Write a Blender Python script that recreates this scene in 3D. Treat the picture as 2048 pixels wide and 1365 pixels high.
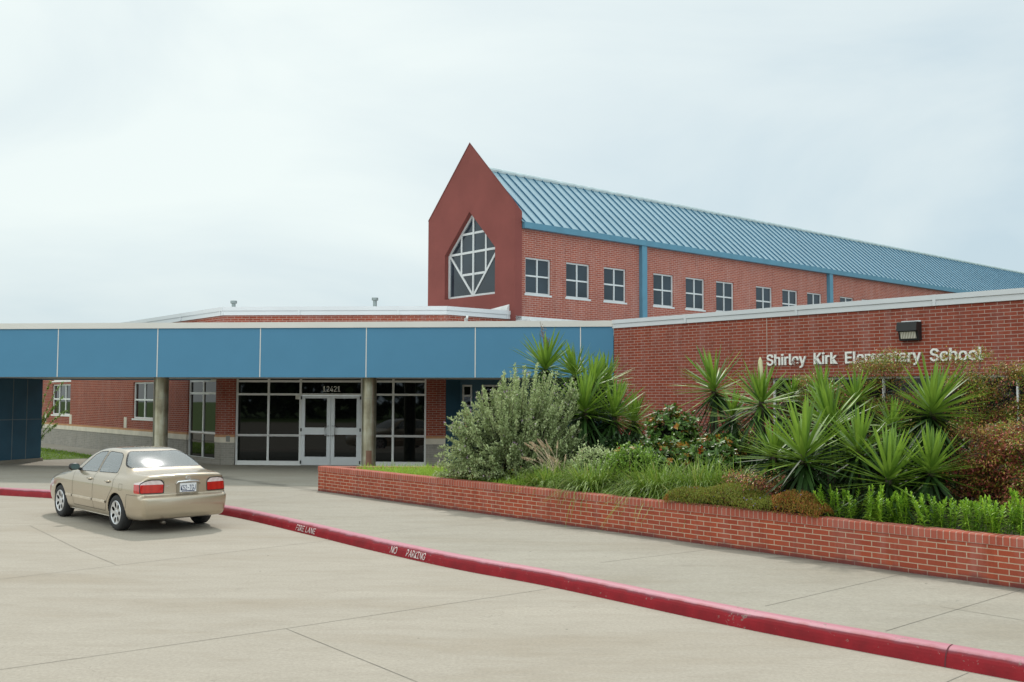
import bpy, math, random
import numpy as np
from math import radians, sin, cos, tan, pi, sqrt, atan2
for o in list(bpy.data.objects): bpy.data.objects.remove(o, do_unlink=True)
SC = bpy.context.scene
COL = SC.collection

# ------------------------------------------------------------------ camera, sky, sun, exposure
F_PX, PITCH, ROLL, CAMZ = 2000.0, radians(3.277), radians(0.21), 2.2
_fw = np.array([0, cos(PITCH), sin(PITCH)]); _rt0 = np.array([1.0, 0, 0]); _up0 = np.cross(_rt0, _fw)
_rt = cos(ROLL) * _rt0 + sin(ROLL) * _up0; _up = -sin(ROLL) * _rt0 + cos(ROLL) * _up0
from mathutils import Matrix, Vector
cam_d = bpy.data.cameras.new('camera'); cam = bpy.data.objects.new('camera', cam_d); COL.objects.link(cam)
cam_d.sensor_width = 36; cam_d.lens = F_PX / 2048 * 36; cam_d.clip_end = 2000; cam_d.clip_start = 0.1
m = Matrix.Identity(4)
for i in range(3): m[i][0], m[i][1], m[i][2] = _rt[i], _up[i], -_fw[i]
m[2][3] = CAMZ
cam.matrix_world = m
SC.camera = cam
SUN_EL, SUN_AZ = radians(52), radians(-8)       # azimuth measured from +Y towards +X
w = bpy.data.worlds.new('World'); SC.world = w; w.use_nodes = True
nt = w.node_tree; N = nt.nodes; LK = nt.links; N.clear()
wo = N.new('ShaderNodeOutputWorld'); bg = N.new('ShaderNodeBackground'); bg.inputs[1].default_value = 0.1
sky = N.new('ShaderNodeTexSky'); sky.sky_type = 'NISHITA'; sky.sun_disc = False
sky.sun_elevation = SUN_EL; sky.sun_rotation = SUN_AZ; sky.dust_density = 2.0
tc = N.new('ShaderNodeTexCoord')
mp = N.new('ShaderNodeMapping'); mp.inputs['Scale'].default_value = (1, 1, 2.6)
n1 = N.new('ShaderNodeTexNoise'); n1.inputs['Scale'].default_value = 1.9; n1.inputs['Detail'].default_value = 6; n1.inputs['Roughness'].default_value = .5
n1.inputs['Distortion'].default_value = .5
LK.new(tc.outputs['Generated'], mp.inputs[0]); LK.new(mp.outputs[0], n1.inputs['Vector'])
sep = N.new('ShaderNodeSeparateXYZ'); LK.new(tc.outputs['Generated'], sep.inputs[0])
def wmath(op, a, b=None):
    n = N.new('ShaderNodeMath'); n.operation = op
    for i, v in enumerate((a, b)):
        if v is None: continue
        if isinstance(v, (int, float)): n.inputs[i].default_value = v
        else: LK.new(v, n.inputs[i])
    return n.outputs[0]
g = wmath('ADD', wmath('MULTIPLY', sep.outputs[2], 1.25), wmath('MULTIPLY', sep.outputs[0], -0.42))
g = wmath('ADD', g, wmath('MULTIPLY', wmath('SUBTRACT', n1.outputs[0], .5), 1.25))
rmp = N.new('ShaderNodeValToRGB'); LK.new(g, rmp.inputs[0])
cr = rmp.color_ramp
cr.elements[0].position = 0.02; cr.elements[0].color = (.57, .71, .78, 1)
cr.elements[1].position = .62; cr.elements[1].color = (.90, .985, .955, 1)
e = cr.elements.new(.28); e.color = (.74, .845, .865, 1)
vm = N.new('ShaderNodeVectorMath'); vm.operation = 'SCALE'; vm.inputs[3].default_value = 10.2
LK.new(rmp.outputs[0], vm.inputs[0])
mr = N.new('ShaderNodeMapRange'); mr.interpolation_type = 'SMOOTHSTEP'; mr.inputs[1].default_value = .05; mr.inputs[2].default_value = -.75
mr.inputs[3].default_value = 10.2; mr.inputs[4].default_value = 23.0  # sky behind the camera brightened, added to light the shaded facades
LK.new(sep.outputs[1], mr.inputs[0]); LK.new(mr.outputs[0], vm.inputs[3])
mx = N.new('ShaderNodeMix'); mx.data_type = 'RGBA'; mx.inputs[0].default_value = .88
LK.new(sky.outputs[0], mx.inputs[6]); LK.new(vm.outputs[0], mx.inputs[7])
LK.new(mx.outputs[2], bg.inputs[0]); LK.new(bg.outputs[0], wo.inputs[0])
sl = bpy.data.lights.new('sun', 'SUN'); sl.energy = 2.3; sl.angle = radians(3.0); sl.color = (1, .95, .88)
so = bpy.data.objects.new('sun', sl); COL.objects.link(so)
sdir = Vector((sin(SUN_AZ) * cos(SUN_EL), cos(SUN_AZ) * cos(SUN_EL), sin(SUN_EL)))
so.rotation_euler = sdir.to_track_quat('Z', 'Y').to_euler(); so.location = (0, 0, 40)
SC.view_settings.view_transform = 'Standard'; SC.view_settings.look = 'None'
SC.view_settings.exposure = 0.0; SC.view_settings.gamma = 1.0
SC.render.engine = 'CYCLES'; SC.cycles.max_bounces = 6; SC.cycles.transparent_max_bounces = 10

# ------------------------------------------------------------------ helpers
def ray(px, py):
    return _rt * ((px - 1024) / F_PX) + _up * (-(py - 682.5) / F_PX) + _fw
def on_z(px, py, z):
    d = ray(px, py); t = (z - CAMZ) / d[2]; return d[0] * t, d[1] * t
def at_y(px, py, Y):
    d = ray(px, py); t = Y / d[1]; return d[0] * t, Y, CAMZ + d[2] * t
class Frame:
    def __init__(s, ox, oy, ang=None, d=None):
        s.o = np.array([ox, oy]); a = radians(ang) if ang is not None else 0
        s.d = np.array([cos(a), sin(a)]) if d is None else np.array(d) / np.hypot(*d)
        s.n = np.array([s.d[1], -s.d[0]])
    def P(s, u, n, z):
        q = s.o + s.d * u + s.n * n; return (q[0], q[1], z)
    def px(s, px, py, n=0.0):
        d = ray(px, py); q = s.o + s.n * n; t = (q @ s.n) / (d[:2] @ s.n)
        return (d[:2] * t - q) @ s.d, CAMZ + d[2] * t
    def u(s, px, py=790, n=0.0): return s.px(px, py, n)[0]
    def z(s, px, py, n=0.0): return s.px(px, py, n)[1]

def tag(o, label=None, cat=None, group=None, kind=None):
    if label: o['label'] = label
    if cat: o['category'] = cat
    if group: o['group'] = group
    if kind: o['kind'] = kind
    return o
def empty(name, loc, label, cat, group=None, rz=0.0):
    o = bpy.data.objects.new(name, None); COL.objects.link(o); o.location = loc; o.rotation_euler = (0, 0, rz)
    o.empty_display_size = .3
    return tag(o, label, cat, group)
def wloc(o):
    v = Vector((0, 0, 0))
    while o is not None: v = v + o.location; o = o.parent
    return np.array(v)
def link(name, me, parent=None):
    o = bpy.data.objects.new(name, me); COL.objects.link(o)
    if parent is not None: o.parent = parent
    return o
class MB:
    def __init__(s): s.v = []; s.f = []; s.uv = []; s.mi = []
    def face(s, pts, uvs=None, m=0):
        b = len(s.v); s.v += [tuple(p) for p in pts]; s.f.append(tuple(range(b, b + len(pts))))
        s.uv += list(uvs) if uvs else [(0, 0)] * len(pts); s.mi.append(m)
    def hexa(s, c, uvl, m=0):
        # c: 8 corners (000,100,110,010,001,101,111,011) uvl: (u,n,z) of each
        for idx, ax in (((0, 1, 5, 4), (0, 2)), ((2, 3, 7, 6), (0, 2)), ((1, 2, 6, 5), (1, 2)), ((3, 0, 4, 7), (1, 2)), ((4, 5, 6, 7), (0, 1)), ((3, 2, 1, 0), (0, 1))):
            s.face([c[i] for i in idx], [(uvl[i][ax[0]], uvl[i][ax[1]]) for i in idx], m)
    def box(s, F, u0, u1, n0, n1, z0, z1, m=0):
        q = [(u0, n1, z0), (u1, n1, z0), (u1, n0, z0), (u0, n0, z0), (u0, n1, z1), (u1, n1, z1), (u1, n0, z1), (u0, n0, z1)]
        s.hexa([F.P(*a) for a in q], q, m)
    def bar(s, F, p, q, wd, n0, n1, m=0):
        # bar in the wall plane between (u,z) points
        p = np.array(p); q = np.array(q); d = (q - p) / np.linalg.norm(q - p); t = np.array([-d[1], d[0]]) * wd / 2
        c = [p - t, q - t, q + t, p + t]
        l = [(*c[0], 0), (*c[1], 0)]
        pts = [F.P(c[0][0], n1, c[0][1]), F.P(c[1][0], n1, c[1][1]), F.P(c[1][0], n0, c[1][1]), F.P(c[0][0], n0, c[0][1]),
               F.P(c[3][0], n1, c[3][1]), F.P(c[2][0], n1, c[2][1]), F.P(c[2][0], n0, c[2][1]), F.P(c[3][0], n0, c[3][1])]
        s.hexa(pts, [(0, 0, 0)] * 8, m)
    def wall(s, F, u0, u1, z0, z1, holes=(), depth=.1, n=0.0, m=0):
        us = sorted({u0, u1, *[min(max(x, u0), u1) for h in holes for x in h[:2]]}); zs = sorted({z0, z1, *[min(max(x, z0), z1) for h in holes for x in h[2:4]]})
        for a, b in zip(us, us[1:]):
            for c, d in zip(zs, zs[1:]):
                um, zm = (a + b) / 2, (c + d) / 2
                if any(h[0] < um < h[1] and h[2] < zm < h[3] for h in holes): continue
                s.face([F.P(a, n, c), F.P(b, n, c), F.P(b, n, d), F.P(a, n, d)], [(a, c), (b, c), (b, d), (a, d)], m)
        for h in holes:
            a, b, c, d = max(h[0], u0), min(h[1], u1), max(h[2], z0), min(h[3], z1)
            k = n - depth
            if a >= b or c >= d: continue
            if h[0] >= u0: s.face([F.P(a, n, c), F.P(a, n, d), F.P(a, k, d), F.P(a, k, c)], [(0, c), (0, d), (depth, d), (depth, c)], m)
            if h[1] <= u1: s.face([F.P(b, n, d), F.P(b, n, c), F.P(b, k, c), F.P(b, k, d)], [(0, d), (0, c), (depth, c), (depth, d)], m)
            s.face([F.P(a, n, d), F.P(b, n, d), F.P(b, k, d), F.P(a, k, d)], [(a, 0), (b, 0), (b, depth), (a, depth)], m)
            s.face([F.P(b, n, c), F.P(a, n, c), F.P(a, k, c), F.P(b, k, c)], [(b, 0), (a, 0), (a, depth), (b, depth)], m)
    def poly(s, pts, m=0, sc=1.0): s.face(pts, [(p[0] * sc, p[1] * sc) for p in pts], m)
    def tube(s, pts, r, k=10, m=0, cap=True):
        pts = [np.array(p, float) for p in pts]; rs = r if hasattr(r, '__len__') else [r] * len(pts); rings = []
        for i, p in enumerate(pts):
            d = pts[min(i + 1, len(pts) - 1)] - pts[max(i - 1, 0)]; d /= np.linalg.norm(d)
            a = np.cross(d, [0, 0, 1] if abs(d[2]) < .9 else [1, 0, 0]); a /= np.linalg.norm(a); b = np.cross(d, a)
            rings.append([p + rs[i] * (cos(2 * pi * j / k) * a + sin(2 * pi * j / k) * b) for j in range(k)])
        b0 = len(s.v)
        for R in rings: s.v += [tuple(x) for x in R]
        for i in range(len(rings) - 1):
            for j in range(k):
                q = (b0 + i * k + j, b0 + i * k + (j + 1) % k, b0 + (i + 1) * k + (j + 1) % k, b0 + (i + 1) * k + j)
                s.f.append(q); s.uv += [(j / k, 0)] * 4; s.mi.append(m)
        if cap:
            for R0, rev in ((0, True), (len(rings) - 1, False)):
                q = [b0 + R0 * k + j for j in range(k)]
                if rev: q = q[::-1]
                s.f.append(tuple(q)); s.uv += [(0, 0)] * k; s.mi.append(m)
    def build(s, name, mats, parent=None, local=False, smooth=False, auto=None):
        me = bpy.data.meshes.new(name); off = np.zeros(3) if (local or parent is None) else wloc(parent)
        me.from_pydata([tuple(np.array(p) - off) for p in s.v], [], s.f)
        uvl = me.uv_layers.new(name='UVMap'); uvl.data.foreach_set('uv', np.array(s.uv, dtype=np.float32).ravel())
        for mt in (mats if isinstance(mats, (list, tuple)) else [mats]): me.materials.append(mt)
        me.polygons.foreach_set('material_index', np.array(s.mi, dtype=np.int32))
        if smooth: me.polygons.foreach_set('use_smooth', [True] * len(s.f))
        me.update()
        if auto is not None: me.set_sharp_from_angle(angle=radians(auto))
        return link(name, me, parent)
def npmesh(name, V, Q, mats, mi=None, smooth=False):
    V = np.asarray(V, np.float32); Q = np.asarray(Q, np.int32); me = bpy.data.meshes.new(name)
    me.vertices.add(len(V)); me.vertices.foreach_set('co', V.ravel())
    k = Q.shape[1]; me.loops.add(Q.size); me.loops.foreach_set('vertex_index', Q.ravel())
    me.polygons.add(len(Q)); me.polygons.foreach_set('loop_start', np.arange(0, Q.size, k, dtype=np.int32))
    me.polygons.foreach_set('loop_total', np.full(len(Q), k, np.int32))
    for mt in (mats if isinstance(mats, (list, tuple)) else [mats]): me.materials.append(mt)
    if mi is not None: me.polygons.foreach_set('material_index', np.asarray(mi, np.int32))
    if smooth: me.polygons.foreach_set('use_smooth', np.ones(len(Q), bool))
    me.update(calc_edges=True); me.validate()
    return me

# ------------------------------------------------------------------ materials
class Mat:
    def __init__(s, name):
        s.m = bpy.data.materials.new(name); s.m.use_nodes = True; s.t = s.m.node_tree; s.n = s.t.nodes; s.b = s.n['Principled BSDF']; s.out = s.n['Material Output']
    def node(s, t, **kw):
        n = s.n.new(t)
        for k, v in kw.items():
            if k in n.inputs: n.inputs[k].default_value = v
            else: setattr(n, k, v)
        return n
    def lk(s, a, b): s.t.links.new(a, b)
    def noise(s, vec, scale, detail=4, rough=.55, dist=0):
        n = s.node('ShaderNodeTexNoise', Scale=scale, Detail=detail, Roughness=rough, Distortion=dist)
        if vec is not None: s.lk(vec, n.inputs['Vector'])
        return n.outputs['Fac']
    def ramp(s, fac, stops):
        r = s.node('ShaderNodeValToRGB'); s.lk(fac, r.inputs[0]); c = r.color_ramp
        while len(c.elements) < len(stops): c.elements.new(.5)
        for e, (p, col) in zip(c.elements, stops):
            e.position = p; e.color = (*col, 1) if len(col) == 3 else col
        return r.outputs[0]
    def mix(s, fac, a, b, mode='MIX'):
        n = s.node('ShaderNodeMix', data_type='RGBA', blend_type=mode)
        for i, v in ((0, fac), (6, a), (7, b)):
            if isinstance(v, (int, float)): n.inputs[i].default_value = v
            elif isinstance(v, tuple): n.inputs[i].default_value = (*v, 1) if len(v) == 3 else v
            else: s.lk(v, n.inputs[i])
        return n.outputs[2]
    def math(s, op, a, b=0.0):
        n = s.node('ShaderNodeMath', operation=op)
        for i, v in enumerate((a, b)):
            if isinstance(v, (int, float)): n.inputs[i].default_value = v
            else: s.lk(v, n.inputs[i])
        return n.outputs[0]
    def obj(s): return s.node('ShaderNodeTexCoord').outputs['Object']
    def geo(s): return s.node('ShaderNodeNewGeometry').outputs['Position']
    def uv(s): return s.node('ShaderNodeTexCoord').outputs['UV']
    def bump(s, h, strength=.3, dist=.01):
        b = s.node('ShaderNodeBump', Strength=strength, Distance=dist); s.lk(h, b.inputs['Height']); s.lk(b.outputs[0], s.b.inputs['Normal'])
    def set(s, **kw):
        for k, v in kw.items():
            i = s.b.inputs[k.replace('_', ' ')]
            if isinstance(v, tuple): i.default_value = (*v, 1) if len(v) == 3 and i.type == 'RGBA' else v
            elif isinstance(v, (int, float)): i.default_value = v
            else: s.lk(v, i)
        return s
def plain(name, col, rough=.5, metal=0.0, var=.12, scale=3.0, spec=.5, bump=0):
    M = Mat(name); g = M.geo(); f = M.noise(g, scale, 5)
    c = M.ramp(f, [(.3, tuple(x * (1 - var) for x in col)), (.7, tuple(min(1, x * (1 + var)) for x in col))])
    M.set(Base_Color=c, Roughness=rough, Metallic=metal, Specular_IOR_Level=spec)
    if bump: M.bump(M.noise(g, scale * 30, 3), bump, .004)
    return M.m
def brick(name, c1, c2, mortar, bw=.232, rh=.0677, ms=.0125, offset=.5, dirt=.25, damp=False):
    M = Mat(name); uv = M.uv()
    b = M.node('ShaderNodeTexBrick', offset=offset, offset_frequency=2, squash=1.0)
    b.inputs['Scale'].default_value = 1; b.inputs['Brick Width'].default_value = bw; b.inputs['Row Height'].default_value = rh
    b.inputs['Mortar Size'].default_value = ms * .5; b.inputs['Mortar Smooth'].default_value = .15; b.inputs['Bias'].default_value = -.1
    b.inputs['Color1'].default_value = (*c1, 1); b.inputs['Color2'].default_value = (*c2, 1); b.inputs['Mortar'].default_value = (*mortar, 1)
    M.lk(uv, b.inputs['Vector'])
    g = M.geo(); n = M.noise(g, 1.1, 6, .6)
    n2 = M.noise(uv, 55, 3)
    c = M.mix(M.math('MULTIPLY', n2, .35), b.outputs['Color'], tuple(x * .55 for x in c1))
    c = M.mix(M.ramp(n, [(.42, (0, 0, 0)), (.72, (dirt, dirt, dirt))]), c, tuple(.5 * x + .06 for x in c1))
    ms_ = M.node('ShaderNodeMapping'); ms_.inputs['Scale'].default_value = (1.6, 1.6, .28); M.lk(g, ms_.inputs[0]); st_ = M.noise(ms_.outputs[0], 2.0, 5, .6)
    c = M.mix(M.ramp(st_, [(.50, (0, 0, 0)), (.72, (.17, .17, .17))]), c, tuple(.45 * x + .30 for x in c1))
    c = M.mix(M.ramp(M.noise(ms_.outputs[0], 5.2, 5, .6), [(.52, (0, 0, 0)), (.74, (.40, .40, .40))]), c, tuple(.42 * x for x in c1))
    if damp:
        sz_ = M.node('ShaderNodeSeparateXYZ'); M.lk(g, sz_.inputs[0]); dz = M.math('ADD', M.math('MULTIPLY', sz_.outputs[2], -5.0), M.math('MULTIPLY', st_, .9))
        c = M.mix(M.ramp(dz, [(-.0, (0, 0, 0)), (.0, (0, 0, 0))]) if 0 else M.ramp(M.math('ADD', dz, 1.0), [(.30, (0, 0, 0)), (.62, (.75, .75, .75))]), c, (.11, .035, .035))
    M.set(Base_Color=c, Roughness=.85, Specular_IOR_Level=.25)
    h = M.math('SUBTRACT', M.math('MULTIPLY', n2, .25), b.outputs['Fac'])
    M.bump(h, .5, .006)
    return M.m
def concrete(name, col, stain=.35, scale=1.0, warm=(1, .95, .88), line=False):
    M = Mat(name); g = M.geo()
    mpn = M.node('ShaderNodeMapping'); mpn.inputs['Scale'].default_value = (.30, 1.0, 1); mpn.inputs['Rotation'].default_value = (0, 0, radians(12)); M.lk(g, mpn.inputs[0])
    big = M.noise(mpn.outputs[0], .8 * scale, 8, .66, .3); fine = M.noise(g, 30, 6, .75); mid = M.noise(mpn.outputs[0], 4.5 * scale, 7, .68, .5)
    c = M.ramp(big, [(.28, tuple(x * (1 - stain) * w_ for x, w_ in zip(col, warm))), (.5, col), (.75, tuple(min(1, x * 1.12) for x in col))])
    c = M.mix(M.ramp(mid, [(.46, (0, 0, 0)), (.76, (.40, .40, .40))]), c, tuple(x * .68 * w_ for x, w_ in zip(col, warm)))
    c = M.mix(M.ramp(fine, [(.36, (.42, .42, .42)), (.62, (0, 0, 0))]), c, tuple(x * .55 for x in col))
    cr_ = M.node('ShaderNodeTexVoronoi', Scale=.55, feature='DISTANCE_TO_EDGE'); wv_ = M.node('ShaderNodeVectorMath', operation='ADD')
    nv_ = M.node('ShaderNodeTexNoise', Scale=2.2, Detail=6); M.lk(g, nv_.inputs['Vector']); M.lk(g, wv_.inputs[0]); M.lk(nv_.outputs['Color'], wv_.inputs[1]); M.lk(wv_.outputs[0], cr_.inputs['Vector'])
    ck = M.math('MULTIPLY', M.ramp(cr_.outputs['Distance'], [(.0008, (1, 1, 1)), (.0028, (0, 0, 0))]), M.ramp(big, [(.50, (0, 0, 0)), (.60, (.55, .55, .55))]))
    c = M.mix(ck, c, tuple(x * .45 for x in col))
    blot = M.noise(g, 1.15, 5, .6, .2); c = M.mix(M.ramp(blot, [(.66, (0, 0, 0)), (.74, (.30, .30, .30))]), c, tuple(x * .5 for x in col))
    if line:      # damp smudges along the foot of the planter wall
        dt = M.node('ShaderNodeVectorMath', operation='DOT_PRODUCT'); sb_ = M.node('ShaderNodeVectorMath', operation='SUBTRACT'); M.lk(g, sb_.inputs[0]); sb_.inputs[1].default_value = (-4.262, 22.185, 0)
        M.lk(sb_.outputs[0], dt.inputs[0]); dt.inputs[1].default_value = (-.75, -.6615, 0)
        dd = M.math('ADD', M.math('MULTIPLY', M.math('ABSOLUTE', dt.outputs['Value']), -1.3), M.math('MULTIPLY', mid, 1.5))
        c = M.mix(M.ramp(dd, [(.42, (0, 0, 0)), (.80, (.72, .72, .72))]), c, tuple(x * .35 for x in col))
    v = M.node('ShaderNodeTexVoronoi', Scale=1.6); M.lk(g, v.inputs['Vector'])
    spot = M.ramp(v.outputs['Distance'], [(.018, (.75, .75, .75)), (.03, (0, 0, 0))])
    c = M.mix(spot, c, tuple(x * .3 for x in col))
    M.set(Base_Color=c, Roughness=.88, Specular_IOR_Level=.25); M.bump(fine, .25, .004)
    return M.m
def leafmat(name, c1, c2, rough=.45, trans=.3, spec=.4, c3=None, p3=.9):
    M = Mat(name); r = M.node('ShaderNodeNewGeometry').outputs['Random Per Island']
    stops = [(0, c1), (p3 if c3 else 1, c2)]
    if c3: stops += [(min(1, p3 + .03), c3)]
    c = M.ramp(r, stops)
    n = M.noise(M.geo(), 2.2, 3)
    c = M.mix(M.ramp(n, [(.4, (0, 0, 0)), (.75, (.35, .35, .35))]), c, tuple(x * .7 for x in c1))
    M.set(Base_Color=c, Roughness=rough, Specular_IOR_Level=spec)
    t = M.node('ShaderNodeBsdfTranslucent'); cb = M.mix(.5, c, tuple(min(1, x * 1.5) for x in c2)); M.lk(cb, t.inputs[0])
    ms = M.node('ShaderNodeMixShader'); ms.inputs[0].default_value = trans
    M.lk(M.b.outputs[0], ms.inputs[1]); M.lk(t.outputs[0], ms.inputs[2]); M.lk(ms.outputs[0], M.out.inputs[0])
    return M.m
def darkglass(name, col=(.012, .016, .02), rough=.02, ior=1.5):
    M = Mat(name); n = M.noise(M.geo(), .8, 2)
    M.set(Base_Color=M.ramp(n, [(.3, tuple(x * .7 for x in col)), (.7, tuple(x * 1.3 for x in col))]), Roughness=rough, IOR=ior)
    M.bump(M.noise(M.geo(), .9, 1), .03, .02)
    return M.m

M_BR = brick('red brick', (.315, .064, .034), (.225, .044, .026), (.47, .36, .30))
M_BRH = brick('hall brick', (.35, .092, .060), (.265, .064, .044), (.52, .42, .37))
M_BRP = brick('planter brick', (.40, .080, .038), (.29, .052, .028), (.54, .42, .31), dirt=.35, damp=True)
M_ROW = brick('rowlock brick', (.42, .105, .065), (.33, .075, .048), (.48, .36, .29), bw=.0745, rh=4.0, offset=0, ms=.011)
M_GREYB = brick('grey brick', (.33, .30, .26), (.26, .24, .21), (.40, .37, .33))
M_STONE = plain('pale stone', (.62, .55, .45), .8)
M_ORANGE = plain('buff brick band', (.46, .24, .12), .85)
M_COPING = plain('coping metal', (.60, .61, .63), .45, .0, .04, .6)
M_TAN = plain('canopy coping', (.60, .57, .53), .5, .0, .05, .6)
M_BLUE = plain('blue stucco', (.072, .205, .325), .8, 0, .025, 1.5, .3, .25)
M_TEAL = plain('blue pier panel', (.030, .098, .155), .55, 0, .12, 1.5)
M_STUCCO = plain('red stucco', (.205, .060, .052), .85, 0, .10, .9, .25, .3)
M_ROOF = plain('blue metal roof', (.27, .40, .47), .30, .2, .06, .8)  # pan blue kept paler, sky reflection put into the colour
M_RIB = plain('shade-toned blue rib', (.030, .125, .21), .55, 0, .05)  # same paint as the pans, shade on rib sides darkened into the colour
M_FASC = plain('blue fascia', (.075, .20, .285), .45, 0, .08)
M_WHITE = plain('white frame', (.74, .73, .71), .4, 0, .04)
M_ALU = plain('silver frame', (.60, .61, .62), .38, .25, .06)
M_GLASS = darkglass('entrance glass', (.004, .005, .005), .02, 1.4)
M_GLASSU = darkglass('upper glass', (.022, .032, .042), .05)
M_GLASST = darkglass('tower glass', (.018, .030, .042), .04, 1.55)
M_BLACK = plain('black', (.012, .012, .013), .5)
M_DARKSOF = plain('soffit', (.62, .61, .58), .8)
M_LETTER = plain('letter white', (.82, .80, .75), .45, 0, .04, 6)
M_ROOFW = plain('roof membrane', (.62, .62, .62), .8)
M_STEEL = None

# ------------------------------------------------------------------ layout frames
A_MAIN, A_H, A_E, A_C = -49.6, 40.4, -4.6, -6.2
ax, ay = on_z(441, 930, .15)
FL = Frame(ax, ay, A_MAIN)            # left wing wall, u<0 to the left
FE = Frame(ax, ay, A_E)               # entrance facade
uB = FE.u(893, 612)
bx, by = FE.P(uB, 0, 0)[:2]
F2 = Frame(bx, by, A_H)               # short return wall to the gable tower
rr = ray(1019, 620)
M2 = np.array([[F2.d[0], -rr[0]], [F2.d[1], -rr[1]]]); s_, _ = np.linalg.solve(M2, -F2.o)
tx, ty = F2.P(s_, 0, 0)[:2]
FT = Frame(tx, ty, A_MAIN)            # gable front
uTR = FT.u(1030, 403); uTL = FT.u(857, 443); uAP = (uTR + uTL) / 2
zSH = (FT.z(1030, 403) + FT.z(857, 443)) / 2; zAP = FT.z(939, 286)
hx, hy = FT.P(uTR, 0, 0)[:2]
FH0 = Frame(hx, hy, A_H); hx, hy = FH0.P(0, -.06, 0)[:2]
FH = Frame(hx, hy, A_H)               # hall side wall
d_ = ray(1228, 645); RZ = 25.5; rx, ry = d_[0] / d_[1] * RZ, RZ
FR = Frame(rx, ry, A_MAIN)            # sign wall
FC = Frame(rx, ry, A_C)               # canopy front, u<0 to the left
print('layout', 'uB', uB, 'tower', tx, ty, uTL, uTR, zSH, zAP, 'FH', hx, hy)
PZ = .15                              # pavement level

# ------------------------------------------------------------------ ground, drive, kerb, pavement
def catmull(P, n=14):
    P = [np.array(p, float) for p in P]; out = []
    P = [2 * P[0] - P[1]] + P + [2 * P[-1] - P[-2]]
    for i in range(1, len(P) - 2):
        for k in range(n):
            t = k / n; a, b, c, d = P[i - 1:i + 3]
            out.append(.5 * (2 * b + (c - a) * t + (2 * a - 5 * b + 4 * c - d) * t * t + (3 * b - a - 3 * c + d) * t ** 3))
    out.append(P[-2]); return np.array(out)
M_GRASSG = plain('lawn ground', (.075, .13, .02), .95, 0, .3, 5)
M_CONC = concrete('drive concrete', (.368, .332, .280), .15)
M_WALK = concrete('pavement concrete', (.338, .312, .264), .17, .8, line=True)
M_JOINT = plain('joint', (.215, .195, .165), .95, 0, .35, 2)
kb = [on_z(x, y, 0) for x, y in ((100, 997), (300, 1013), (448, 1031), (605, 1067), (742, 1101), (913, 1139), (1100, 1174), (1407, 1241), (1614, 1283), (1937, 1344))]
k0 = np.array(kb[0]); k1 = on_z(0, 991.5, 0); dl = np.array(k1) - k0; dl /= np.linalg.norm(dl)
kb = [tuple(k0 + dl * s) for s in (30, 18, 9, 3)] + kb
de = np.array(kb[-1]) - np.array(kb[-2]); de /= np.linalg.norm(de)
kb += [tuple(np.array(kb[-1]) + de * s) for s in (2.5, 6, 12, 20)]
KERB = catmull(kb, 10)
tg = np.gradient(KERB, axis=0); tg /= np.linalg.norm(tg, axis=1)[:, None]
KN = np.stack([-tg[:, 1], tg[:, 0]], 1)          # towards the pavement
KS = np.concatenate([[0], np.cumsum(np.linalg.norm(np.diff(KERB, axis=0), axis=1))])
KPROF = [(-.004, -.05), (0, 0), (.012, .055), (.022, .088), (.036, .112), (.056, .132), (.082, .146), (.112, .154), (.15, .158), (.172, .157), (.176, .14)]
mb = MB(); mb.poly([(-400, -300, -.06), (400, -300, -.06), (400, 600, -.06), (-400, 600, -.06)])
g = mb.build('ground', M_GRASSG); tag(g, 'grassy open ground stretching out around the school', kind='structure')
mb = MB(); K2 = KERB
pts = [(p[0], p[1], 0) for p in K2] + [(60, -25, 0), (-60, -25, 0)]
mb.poly(pts)
def strip(mb, pts, wd, z, m=0, zf=None):
    pts = np.array(pts, float)
    for a, b in zip(pts, pts[1:]):
        d = (b - a) / np.linalg.norm(b - a); nn = np.array([-d[1], d[0]]) * wd / 2
        mb.face([(*(a - nn), z), (*(b - nn), z), (*(b + nn), z), (*(a + nn), z)], None, m)
def zl(z, *px): return [on_z(x, y, z) for x, y in px]
def ext(p, a, b):
    p = [np.array(q) for q in p]; d = (p[-1] - p[0]) / np.linalg.norm(p[-1] - p[0]); return [p[0] - d * a] + p + [p[-1] + d * b]
j1 = ext(zl(0, (0, 1340), (570, 1258), (1098, 1178)), 6, 0)
for J in (j1, ext(zl(0, (572, 1258), (835, 1365)), 0, 6), ext(zl(0, (60, 1051), (132, 1047)), 8, 1.2), ext(zl(0, (60, 1052), (158, 1100)), 0, 0.1),
          zl(0, (158, 1100), (232, 1130)), ext(zl(0, (400, 1112), (663, 1081)), 8, .1), ext(zl(0, (1893, 1365), (1934, 1347)), 4, .03)):
    strip(mb, J, .008, .003, 1)
drive = mb.build('drive', [M_CONC, M_JOINT]); tag(drive, 'pale concrete drive with thin joint lines in the foreground', kind='structure')
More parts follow.
